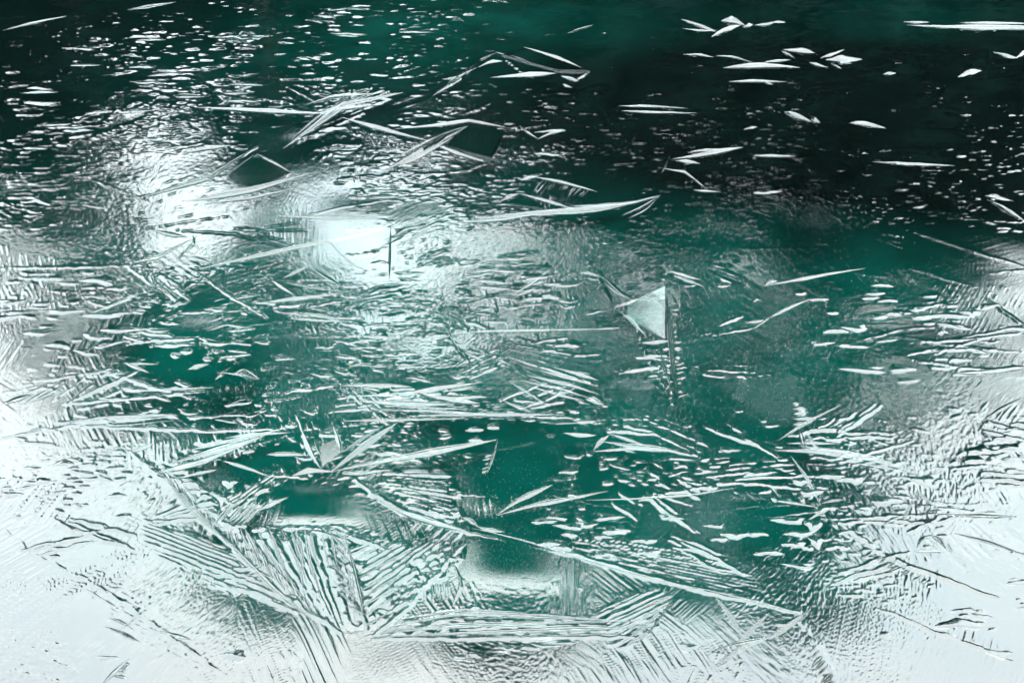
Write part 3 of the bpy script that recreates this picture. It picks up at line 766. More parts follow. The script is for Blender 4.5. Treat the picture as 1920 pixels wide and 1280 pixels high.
# ------------------------------------------------------------------ larger lumps of the sheet, one by one
for t in BIG_LENSES:
    vs, fs = [], []
    NS, RG = 12, (0.0, .45, .62, .78, .90, 1.0)
    c, sn = math.cos(t[5]), math.sin(t[5])
    for r_ in RG:
        for k in range(1 if r_ == 0 else NS):
            a = k / NS * math.tau
            w_ = 1 + .22 * math.sin(a * 3 + t[0] * 50) + .12 * math.sin(a * 5 + t[1] * 70)
            wob = 1 + .3 * math.sin(a * 2 + t[1] * 40)
            u, v = r_ * w_ * math.cos(a), r_ * w_ * math.sin(a)
            v2 = v - 0.25 * math.sin(t[0] * 91.7) * u * u
            x = t[0] + u * t[2] * c - v2 * t[3] * sn; y = t[1] + u * t[2] * sn + v2 * t[3] * c
            q = min((1 - r_) / .55, 1)
            z = ice_z(x, y) + q * q * (3 - 2 * q) * t[4] * .42 * (1 - .3 * v) * wob + (.0001 if r_ < 1 else -.0006)
            vs.append((x, y, z))
    for k in range(NS): fs.append((0, 1 + k, 1 + (k + 1) % NS))
    for j in range(1, 5):
        for k in range(NS):
            a = 1 + (j - 1) * NS + k; b = 1 + (j - 1) * NS + (k + 1) % NS
            fs.append((a, a + NS, b + NS, b))
    mesh_obj('ice_bump', vs, fs, ICE, ice, True)

# ------------------------------------------------------------------ tiny bubbles frozen under the surface
bub = [(960, 1040, 90, 60, 700), (1450, 950, 160, 80, 420), (950, 900, 90, 50, 250), (430, 900, 60, 40, 160), (1500, 640, 200, 90, 160), (1380, 770, 120, 60, 160),
       (1480, 1090, 60, 80, 200), (400, 700, 120, 80, 160), (430, 760, 60, 40, 80), (1350, 540, 200, 60, 100), (1700, 560, 160, 80, 90), (1000, 620, 160, 50, 120), (480, 1060, 90, 60, 90), (1300, 250, 400, 120, 120)]
bv, bf = [], []
for (a, b, rx, ry, n) in bub:
    for _ in range(n):
        x, y = at(random.gauss(a, rx * .7), random.gauss(b, ry * .7))
        z = -0.006 - random.random() * .006; r_ = random.uniform(.0005, .0012) * (1 if random.random() < .93 else 1.7)
        i = len(bv)
        bv += [(x - r_, y, z), (x + r_, y, z), (x, y - r_, z), (x, y + r_, z), (x, y, z - r_), (x, y, z + r_)]
        bf += [(i + 5, i, i + 2), (i + 5, i + 2, i + 1), (i + 5, i + 1, i + 3), (i + 5, i + 3, i), (i + 4, i + 2, i), (i + 4, i + 1, i + 2), (i + 4, i + 3, i + 1), (i + 4, i, i + 3)]
tag(mesh_obj('air_bubbles', bv, bf, BUBBLE), 'tiny pale air bubbles frozen in the clear ice', kind='stuff')

# ------------------------------------------------------------------ crystals
def profile(prof):
    """cross-section from the near edge (0) to the far edge (1): fine parallel crests with hollow flanks"""
    n = {'pale': random.choice([1, 2, 2]), 'ridge': 2, 'fold': random.choice([3, 4]), 'dark': random.choice([1, 2])}[prof]
    wd_ = [random.uniform(.4, 1) for _ in range(n)]
    if prof == 'pale': wd_[0] = 2.2
    tot = sum(wd_); a = 0.0
    st, hh = [0.0], [0.0]
    for w_ in wd_:
        w_ /= tot
        c = {'pale': .68, 'ridge': .5, 'fold': .58, 'dark': .22}[prof] + random.uniform(-.08, .08)
        hgt = w_ * random.uniform(.75, 1.15)
        for t in (.3, .6, .82, 1.0):
            st.append(a + w_ * c * t); hh.append(hgt * t ** 1.6)
        st.append(a + w_ * (c + (1 - c) * .5)); hh.append(hgt * .42)
        st.append(min(a + w_, 1.0)); hh.append(hgt * .04)
        a += w_
    return st, hh


def blade_geo(pts, w, prof, slope, jit=.12):
    """long faceted ice blade; pts and half width w in photo pixels"""
    S_, Hh = profile(prof)
    w = w * 1.05
    slope = slope * {'pale': .48, 'ridge': .58, 'dark': .60, 'fold': .66}[prof] * (1.45 if pts[0][1] < 340 else 1)
    segs = []
    tot = sum(math.dist(pts[i], pts[i + 1]) for i in range(len(pts) - 1))
    n = max(5, min(12, int(tot / 22)))
    for k in range(n + 1):
        s = k / n * tot; acc = 0
        for i in range(len(pts) - 1):
            L_ = math.dist(pts[i], pts[i + 1])
            if s <= acc + L_ + 1e-6 or i == len(pts) - 2:
                f = min(max((s - acc) / L_, 0), 1)
                p = (pts[i][0] + (pts[i + 1][0] - pts[i][0]) * f, pts[i][1] + (pts[i + 1][1] - pts[i][1]) * f)
                d = ((pts[i + 1][0] - pts[i][0]) / L_, (pts[i + 1][1] - pts[i][1]) / L_)
                break
            acc += L_
        segs.append((p, d, k / n))
    vs, fs = [], []
    m = len(S_) + 2
    peak = random.uniform(.3, .7)
    ox, oy = pts[-1][0] - pts[0][0], pts[-1][1] - pts[0][1]
    side = 1 if ox > 0 or (abs(ox) < 1e-6 and oy < 0) else -1
    for (p, d, f) in segs:
        tw = min(f / peak, (1 - f) / (1 - peak)) ** .8 * (1 + random.uniform(-jit, jit)) if 0 < f < 1 else .03
        nx, ny = -d[1], d[0]
        nx, ny = nx * side, ny * side                               # towards the near shore
        ww = max(w * tw, .12)
        n0 = Vector(at(p[0] + nx * ww, p[1] + ny * ww)); n1 = Vector(at(p[0] - nx * ww, p[1] - ny * ww))
        wid = (n1 - n0).length
        z0 = ice_z(*at(*p))
        z0 = max(z0, .5 * (ice_z(*n0) + ice_z(*n1)))
        row = [(n0.x, n0.y, z0 - .004)]
        for s, h in zip(S_, Hh):
            q = n0.lerp(n1, s)
            row.append((q.x, q.y, z0 + .0004 + h * wid * slope))
        row.append((n1.x, n1.y, z0 - .004))
        vs += row
    k_ = len(segs) // 2 * m
    va = Vector(vs[k_]) - Vector(vs[0]); vb = Vector(vs[k_ + m - 1]) - Vector(vs[k_])
    flip = vb.x * va.y - vb.y * va.x < 0            # keep every facet facing up
    for k in range(len(segs) - 1):
        for j in range(m - 1):
            a = k * m + j
            f4 = (a, a + 1, a + m + 1, a + m)
            if flip: f4 = tuple(reversed(f4))
            fs.append(f4)
    return vs, fs


def pane_geo(poly, gx, gy, lift=.0015):
    """flat ice pane between crystals, tilted by gx, gy, with its own thickness"""
    P_ = [Vector(at(*p)) for p in poly]
    c = sum(P_, Vector((0, 0))) / len(P_)
    hs = [gx * (p.x - c.x) + gy * (p.y - c.y) for p in P_]
    z0 = max(ice_z(*c), .0008) + lift
    mn = min(hs)
    top = [(p.x, p.y, z0 + h - mn * .6) for p, h in zip(P_, hs)]
    bot = [(p.x, p.y, -.006) for p in P_]
    n = len(P_)
    fs = [tuple(range(n))]
    for i in range(n):
        j = (i + 1) % n
        fs.append((i, i + n, j + n, j))
    # keep the top facing up
    ar = sum(P_[i].x * P_[(i + 1) % n].y - P_[(i + 1) % n].x * P_[i].y for i in range(n))
    if ar < 0: fs = [tuple(reversed(f)) for f in fs]
    return top + bot, fs


def along(pts, f):
    tot = sum(math.dist(pts[i], pts[i + 1]) for i in range(len(pts) - 1)); s = f * tot; acc = 0
    for i in range(len(pts) - 1):
        L_ = math.dist(pts[i], pts[i + 1])
        if s <= acc + L_ + 1e-6:
            g = (s - acc) / L_
            return (pts[i][0] + (pts[i + 1][0] - pts[i][0]) * g, pts[i][1] + (pts[i + 1][1] - pts[i][1]) * g)
        acc += L_
    return pts[-1]


def crystal(name, label, cat, parts, group=None):
    """parts: ('blade', pts, w, profile, slope) | ('pane', poly, gx, gy) | ('ribs', stem, d0, d1, n, w, profile)"""
    geo = []
    for p in parts:
        if p[0] == 'blade': geo.append(('blade', *blade_geo(*p[1:])))
        elif p[0] == 'spine': geo.append(('spine', *blade_geo(*p[1:])))
        elif p[0] == 'pane': geo.append(('pane', *pane_geo(*p[1:])))
        else:
            _, stem, d0, d1, n, w, prof = p
            for k in range(n):
                f = min(max((k + .5 + random.uniform(-.38, .38)) / n, 0), 1); a = along(stem, f)
                g = random.uniform(.45, 1.2)
                dx = (d0[0] + (d1[0] - d0[0]) * f) * g; dy = (d0[1] + (d1[1] - d0[1]) * f) * g
                b = (a[0] + dx, a[1] + dy)
                mid = ((a[0] + b[0]) / 2 + random.gauss(0, .03) * abs(dy), (a[1] + b[1]) / 2 + random.gauss(0, .02) * abs(dx))
                geo.append(('rib', *blade_geo([a, mid, b], w * random.uniform(.6, 1.3), prof, .30, .25)))
    if len(geo) == 1:
        o = mesh_obj(name, geo[0][1], geo[0][2], BLADE)
        c = Vector(o.data.vertices[0].co); c.z = 0
        o.data.transform(__import__('mathutils').Matrix.Translation(-c)); o.location = c
        return tag(o, label, cat, group)
    c = Vector(geo[0][1][0]); c.z = 0
    e = bpy.data.objects.new(name, None); COL.objects.link(e); e.location = c; e.empty_display_size = .02
    for (nm, vs, fs) in geo:
        mesh_obj(nm, [Vector(v) - c for v in vs], fs, ICE if nm == 'pane' else BLADE, e)
    return tag(e, label, cat, group)


def B(pts, w, prof='ridge', slope=.30): return ('blade', pts, w, prof, slope)
def SPN(pts, w, prof='ridge', slope=.30): return ('spine', pts, w, prof, slope)
def P(poly, gx=0, gy=0, lift=.0015): return ('pane', poly, gx, gy, lift)
def R(stem, d0, d1, n, w=3, prof='ridge'): return ('ribs', stem, d0, d1, n, w, prof)


LIST = [
 # --- upper left
 ('ice_needle', 'bright short blade just right of the white glare at upper left', 'ice needle', [B([(340, 288), (385, 279), (434, 273)], 4, 'pale')]),
 ('blade_crystal', 'long curved ridge rising right from the white glare at upper left', 'ice blade', [B([(262, 370), (393, 333), (483, 273)], 4, 'dark')]),
 ('blade_crystal', 'bright blade under the small dark pane, right of the glare at upper left', 'ice blade', [B([(353, 377), (467, 358), (588, 324)], 6, 'fold'), B([(380, 382), (470, 372), (560, 352)], 3, 'pale')]),
 ('pane_crystal', 'small dark smooth pane framed by ridges, right of the glare at upper left', 'ice pane', [P([(426, 333), (452, 308), (480, 292), (515, 310), (545, 325), (510, 342), (467, 352), (440, 344)], 0, -.014, .0004), B([(418, 334), (480, 287)], 3, 'dark'), B([(480, 287), (515, 305), (552, 328)], 3, 'dark')]),
 ('blade_bundle', 'dark striated bundle slanting up right, left of the tasselled ridge', 'ice blades', [B([(530, 278), (585, 240), (640, 200), (756, 174)], 6, 'fold'), B([(545, 262), (600, 215), (690, 178)], 3), B([(575, 195), (620, 183), (700, 176)], 3, 'pale'), B([(580, 215), (640, 205), (720, 195)], 3, 'pale')]),
 ('ice_needle', 'long low needle with a pale face across the upper left ripples', 'ice needle', [B([(367, 203), (480, 207), (620, 214)], 3.5, 'pale')]),
 ('ice_needle', 'thin pale needle at the far left top corner', 'ice needle', [B([(6, 58), (62, 45), (125, 33)], 2, 'pale')]),
 ('ice_needle', 'short pale needle pointing up right at the top left edge', 'ice needle', [B([(240, 19), (280, 13), (330, 5)], 2.5, 'pale')]),
 # --- top centre
 ('crystal_tent', 'dark triangular crystal with bright rim near the top centre', 'ice crystal', [P([(985, 90), (1103, 135), (1045, 134), (942, 104)], 0, -.02), B([(983, 88), (1045, 110), (1108, 136)], 3, 'pale', .4), B([(930, 97), (985, 115), (1042, 133)], 2.5, 'pale', .4), B([(920, 147), (980, 143), (1042, 138)], 5, 'pale', .35), B([(897, 127), (922, 117), (943, 115)], 2.5, 'pale', .4), B([(930, 98), (900, 112), (870, 150)], 3, 'dark'), R([(945, 115), (975, 138)], (8, -4), (10, 2), 6, 1.6, 'pale')]),
 ('crystal_shard', 'three pale flakes right of the dark triangular crystal at top centre', 'ice crystal', [B([(1052, 143), (1068, 148), (1085, 153)], 3, 'pale', .4), B([(1080, 150), (1095, 143), (1105, 136)], 3, 'pale', .4), B([(1055, 158), (1063, 162), (1073, 164)], 2.5, 'pale', .4)]),
 ('ice_needle', 'small slanting needle above the dark triangular crystal', 'ice needle', [B([(1064, 63), (1088, 55), (1111, 48)], 1.8, 'pale')]),
 ('blade_crystal', 'dark spread blade running down left from the dark triangular crystal', 'ice blade', [B([(812, 180), (850, 155), (893, 120)], 6, 'dark'), B([(830, 150), (860, 147), (893, 128)], 3)]),
 # --- centre feathered group
 ('tassel_ridge', 'bright beam with dark hanging teeth, left of the ribbed leaf crystal', 'ice crystal', [SPN([(640, 220), (690, 234), (750, 252), (813, 268)], 4, 'pale', .35), R([(645, 230), (720, 256)], (10, 18), (-6, 14), 8, 3, 'dark')]),
 ('ice_feather', 'dark leaf-shaped crystal with slanting white ribs, upper centre', 'ice crystal', [P([(878, 238), (946, 240), (920, 300), (836, 276)], 0, -.03), SPN([(740, 242), (820, 236), (880, 227), (948, 240)], 4, 'pale', .35), B([(946, 240), (938, 270), (918, 302)], 3, 'dark'), B([(820, 274), (862, 290), (912, 304)], 4, 'pale', .35), R([(862, 245), (940, 246)], (-8, 28), (-22, 44), 9, 2.0, 'pale'), R([(852, 262), (905, 298)], (14, -14), (18, -26), 8, 2.0, 'pale')]),
 ('blade_bundle', 'thick dark striated band slanting up to the ribbed leaf crystal', 'ice blades', [B([(727, 316), (790, 282), (835, 255), (876, 237)], 9, 'dark', .3), B([(745, 312), (800, 285), (850, 258)], 5, 'dark', .3), B([(722, 318), (790, 278), (838, 250)], 2.2, 'ridge', .4), B([(735, 300), (790, 272), (840, 248)], 3)]),
 ('crystal_tent', 'low dark tent crystal with fringe of ribs right of centre top', 'ice crystal', [SPN([(1000, 332), (1050, 342), (1120, 360)], 3, 'pale', .4), R([(1015, 336), (1110, 358)], (-22, 26), (-14, 12), 13, 1.6, 'pale'), B([(975, 338), (995, 334), (1012, 330)], 2.5, 'pale', .4)]),
 ('crystal_tent', 'small arched crystal under the fringed tent, with dark hollow', 'ice crystal', [B([(932, 384), (950, 370), (973, 364)], 4, 'dark', .4), B([(973, 364), (1030, 380), (1078, 394)], 3.5, 'pale', .35), P([(950, 384), (972, 368), (1010, 382), (1020, 394)], 0, -.03), R([(995, 372), (1035, 386)], (4, 20), (2, 8), 5, 2, 'pale')]),
 ('blade_bundle', 'long pale blade bundle ending in a forked tail right of centre', 'ice blades', [B([(1068, 387), (1130, 388), (1180, 384), (1238, 367)], 5, 'pale', .35), B([(890, 412), (1000, 402), (1120, 393), (1200, 380)], 6, 'fold', .35), B([(1165, 406), (1200, 392), (1238, 367)], 2.5, 'pale'), B([(1180, 410), (1210, 395), (1230, 375)], 1.8), B([(850, 420), (940, 414), (1010, 404)], 3.5, 'pale')]),
 ('crystal_fork', 'small bright fork right of the ribbed leaf crystal', 'ice crystal', [B([(975, 238), (992, 250), (1010, 262)], 2, 'dark', .4), B([(1008, 262), (1035, 250), (1062, 246)], 3, 'pale', .4), B([(1000, 250), (1030, 247), (1060, 244)], 1.8, 'pale', .4)]),
 ('ice_needle', 'upper of two long thin parallel needles on the black ice', 'ice needle', [B([(1160, 199), (1220, 199), (1290, 203)], 2, 'pale', .4)]),
 ('ice_needle', 'lower of two long thin parallel needles on the black ice', 'ice needle', [B([(1166, 208), (1230, 211), (1305, 212)], 2.2, 'pale', .4)]),
 ('crystal_spray', 'spray of pale blades left of the black ice, right of centre top', 'ice crystal', [B([(1262, 297), (1320, 290), (1392, 276)], 4, 'pale', .4), B([(1268, 300), (1300, 303), (1312, 306)], 3, 'pale', .4), B([(1290, 285), (1318, 282), (1345, 279)], 2.2, 'pale', .4), B([(1256, 292), (1248, 308), (1240, 322)], 4, 'dark'), B([(1245, 315), (1285, 322), (1330, 358)], 2), B([(1300, 356), (1325, 358), (1352, 359)], 2.2, 'pale', .4)]),
 # --- top right
 ('arrow_crystal', 'bright arrow-shaped crystal at the top right of centre', 'ice crystal', [B([(1278, 38), (1312, 50), (1345, 62)], 3.5, 'pale', .4), B([(1352, 40), (1378, 42), (1397, 48)], 4.5, 'pale', .4), B([(1333, 71), (1358, 58), (1390, 47)], 4.5, 'pale', .4), B([(1280, 55), (1320, 60), (1345, 58)], 2, 'pale')]),
 ('crystal_shard', 'short pale shards trailing right of the bright arrow crystal', 'ice crystal', [B([(1415, 48), (1432, 48), (1450, 45)], 2.4, 'pale', .4), B([(1440, 44), (1455, 43), (1474, 43)], 2.2, 'pale', .4), B([(1392, 52), (1400, 50), (1412, 47)], 2.2, 'pale', .4)]),
 ('ice_needle', 'long straight bright bar at the top right edge', 'ice needle', [B([(1700, 48), (1780, 51), (1860, 52), (1990, 54)], 4.0, 'pale', .4)]),
 ('ice_needle', 'thin bright needle lying just above the bright bar, top right', 'ice needle', [B([(1800, 43), (1850, 44), (1930, 46)], 2.6, 'pale', .4)]),
 ('ice_needle', 'short thin needle above the left end of the bright bar', 'ice needle', [B([(1694, 42), (1715, 43), (1742, 42)], 1.8, 'pale', .4)]),
 ('ice_needle', 'left one of two thin needles in line below the arrow crystal', 'ice needle', [B([(1280, 103), (1312, 104), (1338, 108)], 2, 'pale', .4)]),
 ('ice_needle', 'right one of two thin needles in line below the arrow crystal', 'ice needle', [B([(1342, 105), (1375, 107), (1412, 118)], 2, 'pale', .4)]),
 ('crystal_spray', 'wide cluster of bright overlapping needles in the black upper right', 'ice crystal', [B([(1356, 128), (1430, 126), (1500, 128)], 4, 'pale', .4), B([(1430, 118), (1460, 115), (1482, 113)], 2.6, 'pale', .4), B([(1468, 94), (1500, 98), (1528, 101)], 4, 'pale', .4), B([(1538, 109), (1562, 102), (1583, 93)], 2.6, 'pale', .4), B([(1548, 113), (1580, 115), (1617, 111)], 4.5, 'pale', .4), B([(1518, 118), (1535, 124), (1553, 128)], 2.2, 'pale', .4), B([(1558, 120), (1568, 126), (1578, 130)], 2.2, 'pale', .4), B([(1465, 96), (1480, 104), (1490, 110)], 2, 'pale', .4)]),
 ('ice_needle', 'pale double needle under the needle cluster in the upper right', 'ice needle', [B([(1366, 154), (1410, 153), (1475, 155)], 2.4, 'pale', .4), B([(1425, 152), (1440, 158), (1450, 160)], 2, 'pale', .4)]),
 ('blade_crystal', 'thick pale blade sloping down right in the black upper right', 'ice blade', [B([(1471, 211), (1495, 220), (1522, 230)], 6, 'pale', .4), B([(1520, 222), (1530, 226), (1538, 232)], 4, 'dark')]),
 ('blade_crystal', 'pale split blade right of the thick sloping blade, upper right', 'ice blade', [B([(1593, 231), (1625, 234), (1661, 240)], 3, 'pale', .4), B([(1600, 229), (1625, 230), (1640, 233)], 1.8, 'pale', .4)]),
 ('blade_crystal', 'small wedge of bright ice near the right edge, upper right', 'ice blade', [B([(1796, 145), (1812, 138), (1840, 133)], 4.5, 'pale', .4)]),
 ('crystal_fork', 'bright V crystal cut by the right edge, upper right', 'ice crystal', [B([(1861, 98), (1885, 106), (1908, 110)], 3, 'pale', .4), B([(1905, 110), (1920, 100), (1940, 92)], 3.5, 'pale', .4)]),
 ('ice_needle', 'long faint straight needle under the black area on the right', 'ice needle', [B([(1636, 304), (1700, 308), (1790, 310)], 2.4, 'pale', .4)]),
 ('ice_needle', 'short straight pair of needles in the black area, right of centre', 'ice needle', [B([(1413, 292), (1450, 293), (1492, 294)], 2.2, 'pale', .4)]),
 ('ice_needle', 'tiny slanting needle alone in the black upper right', 'ice needle', [B([(1656, 139), (1668, 138), (1680, 137)], 2, 'pale', .4)]),
 ('ice_needle', 'slim bright needle left of the thick sloping blade, upper right', 'ice needle', [B([(1394, 243), (1406, 241), (1420, 238)], 2, 'pale', .4)]),
 ('blade_crystal', 'pale slanting ridge running off the right edge below the black ice', 'ice blade', [B([(1852, 374), (1885, 393), (1925, 417)], 3.5, 'pale', .4), B([(1848, 366), (1870, 370), (1900, 376)], 3, 'pale', .35)]),
 # --- left middle
 ('crystal_knot', 'tangled knot of dark blades under the glare, left', 'ice crystal', [B([(250, 493), (300, 480), (358, 448)], 4, 'dark', .4), B([(285, 430), (318, 438), (352, 444)], 4, 'dark', .4), B([(345, 475), (365, 455), (362, 440)], 5, 'fold', .4), B([(350, 480), (372, 486), (396, 494)], 4, 'dark', .4), B([(356, 452), (366, 460), (376, 470)], 3, 'ridge', .4), B([(330, 488), (342, 478), (346, 466)], 3, 'pale', .35)]),
 ('ice_needle', 'very long straight needle from the dark knot towards the bright pane', 'ice needle', [B([(365, 507), (460, 485), (560, 462), (650, 446), (735, 427)], 4, 'fold', .35)]),
 ('pane_crystal', 'large smooth white pane with straight right edge, left of centre', 'ice pane', [P([(612, 446), (650, 432), (730, 428), (731, 470), (729, 522), (700, 512), (668, 500), (640, 478)], 0, .002, .0003), B([(733, 427), (731, 475), (730, 526)], 3, 'ridge', .35)]),
 ('blade_crystal', 'flat pale blade pair along the top of the white pane', 'ice blade', [B([(522, 405), (620, 407), (726, 409)], 3.5, 'dark', .35), B([(735, 445), (760, 430), (800, 424)], 4, 'dark', .35), B([(742, 462), (775, 448), (805, 430)], 3, 'ridge', .35)]),
 ('crystal_tent', 'angular peaked crystal left of the white pane', 'ice crystal', [B([(530, 522), (555, 510), (578, 500)], 3.5, 'fold', .35), B([(578, 500), (610, 518), (645, 540)], 3.5, 'dark', .35), B([(510, 526), (530, 540), (553, 554)], 3.5, 'pale', .35), B([(480, 570), (560, 560), (645, 550)], 4, 'pale', .35), B([(535, 530), (590, 540), (650, 548)], 2.5, 'dark', .35)]),
 ('crystal_tent', 'flat triangle of ice with dark left corner below the peaked crystal', 'ice crystal', [B([(538, 594), (552, 587), (562, 587)], 3, 'dark', .4), B([(560, 588), (600, 592), (645, 600)], 3.5, 'pale', .35), B([(540, 597), (600, 602), (650, 603)], 2.5, 'pale', .35)]),
 ('blade_crystal', 'dark edged blade rising right among the white ripples at left', 'ice blade', [B([(180, 585), (220, 570), (262, 552)], 3.5, 'dark', .4), B([(235, 560), (250, 556), (262, 562)], 3, 'pale', .35)]),
 ('blade_crystal', 'pale pointed blade in the green left patch', 'ice blade', [B([(233, 682), (258, 692), (281, 701)], 4, 'pale', .35), B([(240, 684), (268, 684), (298, 685)], 2.4, 'pale', .35)]),
 ('blade_crystal', 'small dark lance with pale sides in the green left patch', 'ice blade', [B([(352, 694), (372, 688), (392, 684)], 4, 'fold', .4)]),
 ('crystal_tent', 'little tent crystal with a dark blue-green face, left of centre', 'ice crystal', [P([(446, 702), (458, 694), (480, 712), (462, 712)], .02, -.04), B([(403, 714), (416, 704), (432, 690)], 3.5, 'pale', .35), B([(413, 700), (445, 704), (485, 713)], 2.4, 'pale', .35), B([(440, 702), (458, 693)], 1.8, 'ridge', .4), B([(458, 693), (472, 702), (488, 713)], 2.2, 'pale', .4)]),
 ('ice_ridge', 'long low pale ridge on the left, above the fan of blades', 'ice blade', [B([(108, 796), (200, 786), (332, 780)], 4, 'pale', .3), B([(150, 800), (240, 798), (330, 790)], 2.2, 'dark', .3)]),
 ('blade_crystal', 'upper dark edged blade on the white ice at the left edge', 'ice blade', [B([(0, 762), (30, 750), (62, 741)], 4, 'dark', .4)]),
 ('blade_crystal', 'dark edged blade right of the other one on the white left ice', 'ice blade', [B([(60, 756), (88, 742), (116, 729)], 4, 'dark', .4)]),
 ('blade_crystal', 'short dark wavy blade on the white ice below the long left ridge', 'ice blade', [B([(52, 813), (72, 806), (102, 803)], 3.5, 'dark', .4)]),
 ('blade_crystal', 'white spike above the ribbed stem at left', 'ice blade', [B([(240, 850), (262, 844), (290, 833)], 4.5, 'pale', .35)]),
 ('ice_needle', 'thin pale needle across the green ice, left of centre', 'ice needle', [B([(230, 735), (300, 733), (400, 728)], 2.4, 'pale', .35)]),
 # --- centre
 ('crystal_tent', 'sharp open triangle crystal above centre with dark apex', 'ice crystal', [B([(955, 556), (995, 532), (1034, 503)], 4.5, 'pale', .35), B([(960, 556), (990, 546), (1020, 532)], 3, 'pale', .35), P([(1015, 503), (1025, 492), (1038, 505)], .0, -.05), B([(1028, 491), (1040, 503), (1052, 515)], 3, 'dark', .4), B([(990, 535), (1010, 530), (1022, 528)], 2, 'ridge', .35)]),
 ('crystal_shard', 'pale splinters at the head of the bright square pane', 'ice crystal', [B([(1085, 512), (1105, 512), (1128, 520)], 3.5, 'pale', .35), B([(1120, 517), (1135, 540), (1150, 570)], 5, 'dark', .4), B([(1128, 518), (1155, 545), (1186, 562)], 4, 'dark', .4), B([(1100, 520), (1112, 524), (1124, 523)], 2, 'ridge', .35)]),
 ('pane_crystal', 'bright four-sided pane with gleaming face, right of centre', 'ice pane', [P([(1176, 580), (1205, 566), (1246, 552), (1247, 634), (1222, 620)], .06, .115), B([(1150, 575), (1200, 560), (1250, 546)], 4, 'fold', .4), B([(1160, 578), (1185, 600), (1215, 632)], 3, 'dark', .35), B([(1170, 572), (1182, 565), (1196, 561)], 4, 'pale', .35)]),
 ('barbed_crystal', 'upright striated column with short white barbs beside the bright pane', 'ice crystal', [SPN([(1250, 547), (1256, 620), (1262, 690), (1270, 762)], 5, 'fold', .45), B([(1243, 560), (1247, 600), (1246, 640)], 3, 'ridge', .4), B([(1236, 655), (1246, 690), (1262, 740)], 3, 'ridge', .4), R([(1258, 560), (1272, 755)], (14, 1), (16, -6), 15, 2.2, 'pale')]),
 ('ice_needle', 'short bright bar at the foot of the bright pane', 'ice needle', [B([(1196, 642), (1222, 642), (1256, 638)], 4, 'pale', .35)]),
 ('ice_needle', 'long thin pale spine at the top of the central fan', 'ice needle', [B([(838, 627), (920, 621), (1010, 619), (1150, 616)], 2.6, 'pale', .35)]),
 ('ice_feather', 'big fan of fine white ribs spreading right from a point at centre', 'ice crystal', [B([(845, 632), (858, 640), (868, 645)], 3, 'pale', .35), B([(852, 645), (866, 652), (878, 656)], 3, 'pale', .35), B([(865, 660), (890, 672), (912, 680)], 2.6, 'pale', .35), B([(930, 675), (945, 680), (958, 686)], 2, 'pale', .35), B([(1040, 690), (1080, 700), (1122, 712)], 4, 'pale', .35), B([(1010, 694), (1065, 708), (1122, 724)], 3.4, 'pale', .35), B([(990, 705), (1060, 720), (1124, 738)], 4, 'pale', .35), B([(970, 712), (1040, 728), (1110, 746)], 3, 'pale', .35), B([(985, 722), (1040, 738), (1095, 750)], 2.4, 'pale', .35)]),
 ('blade_crystal', 'white wedge tip with dark notch closing the central fan', 'ice blade', [B([(1098, 748), (1115, 748), (1132, 760)], 6, 'pale', .35), B([(1122, 700), (1128, 728), (1133, 758)], 4, 'dark', .4)]),
 ('blade_cluster', 'flat cluster of long crossing blades below and left of centre', 'ice blades', [B([(660, 747), (770, 740), (835, 728), (902, 719)], 5, 'pale', .3), B([(655, 755), (740, 757), (850, 760)], 5.5, 'pale', .3), B([(775, 737), (835, 748), (900, 758)], 5, 'pale', .3), B([(640, 726), (700, 725), (772, 728)], 4.5, 'pale', .3), B([(680, 757), (745, 748), (800, 735)], 2.2, 'dark', .35), B([(797, 742), (803, 750), (806, 760)], 3, 'dark', .5), B([(840, 735), (862, 732), (890, 726)], 3.2, 'pale', .35)]),
 ('blade_bundle', 'long flat striated bundle below the crossing blades at centre', 'ice blades', [B([(692, 772), (800, 772), (920, 778)], 3, 'pale', .3), B([(760, 783), (880, 779), (1060, 777)], 3.5, 'pale', .3), B([(720, 764), (800, 766), (880, 770)], 2.2, 'ridge', .3), B([(640, 792), (740, 790), (860, 787)], 3, 'pale', .3)]),
 ('blade_crystal', 'short white pointed blade below the central fan', 'ice blade', [B([(942, 752), (968, 762), (998, 774)], 4, 'pale', .35)]),
 ('crystal_shard', 'dark barbed line running down right below the central fan', 'ice crystal', [B([(955, 716), (990, 738), (1025, 758)], 2.6, 'ridge', .35)]),
 ('arrow_crystal', 'bright arrowhead crystal right of centre below the fan', 'ice crystal', [B([(1112, 843), (1126, 826), (1142, 815)], 5, 'fold', .4), B([(1128, 826), (1180, 836), (1275, 847)], 7, 'pale', .3), B([(1055, 810), (1082, 814), (1118, 815)], 4.5, 'pale', .35), B([(1112, 845), (1180, 841), (1245, 848)], 3, 'pale', .3), B([(1142, 812), (1185, 826), (1225, 842)], 3.5, 'ridge', .35)]),
 # --- star cluster left of centre bottom
 ('star_crystal', 'star of crossing white blades left of centre, lower half', 'ice crystal', [B([(548, 891), (580, 880), (625, 884)], 6, 'pale', .35), B([(620, 884), (680, 840), (745, 795)], 7, 'fold', .4), B([(565, 806), (580, 845), (602, 880)], 6, 'pale', .4), B([(588, 818), (600, 850), (618, 880)], 4, 'dark', .4), B([(625, 800), (636, 830), (640, 858)], 6, 'pale', .4), B([(640, 850), (672, 828), (720, 800)], 3.5, 'dark', .4), B([(500, 852), (545, 850), (590, 856)], 4.5, 'pale', .35), P([(604, 876), (640, 850), (628, 828), (600, 840)], 0, .06)]),
 ('blade_crystal', 'long broad pale blade running right from the star crystal', 'ice blade', [B([(618, 884), (700, 868), (800, 850), (932, 824)], 6.5, 'pale', .35), B([(640, 888), (680, 886), (715, 884)], 4, 'pale', .3)]),
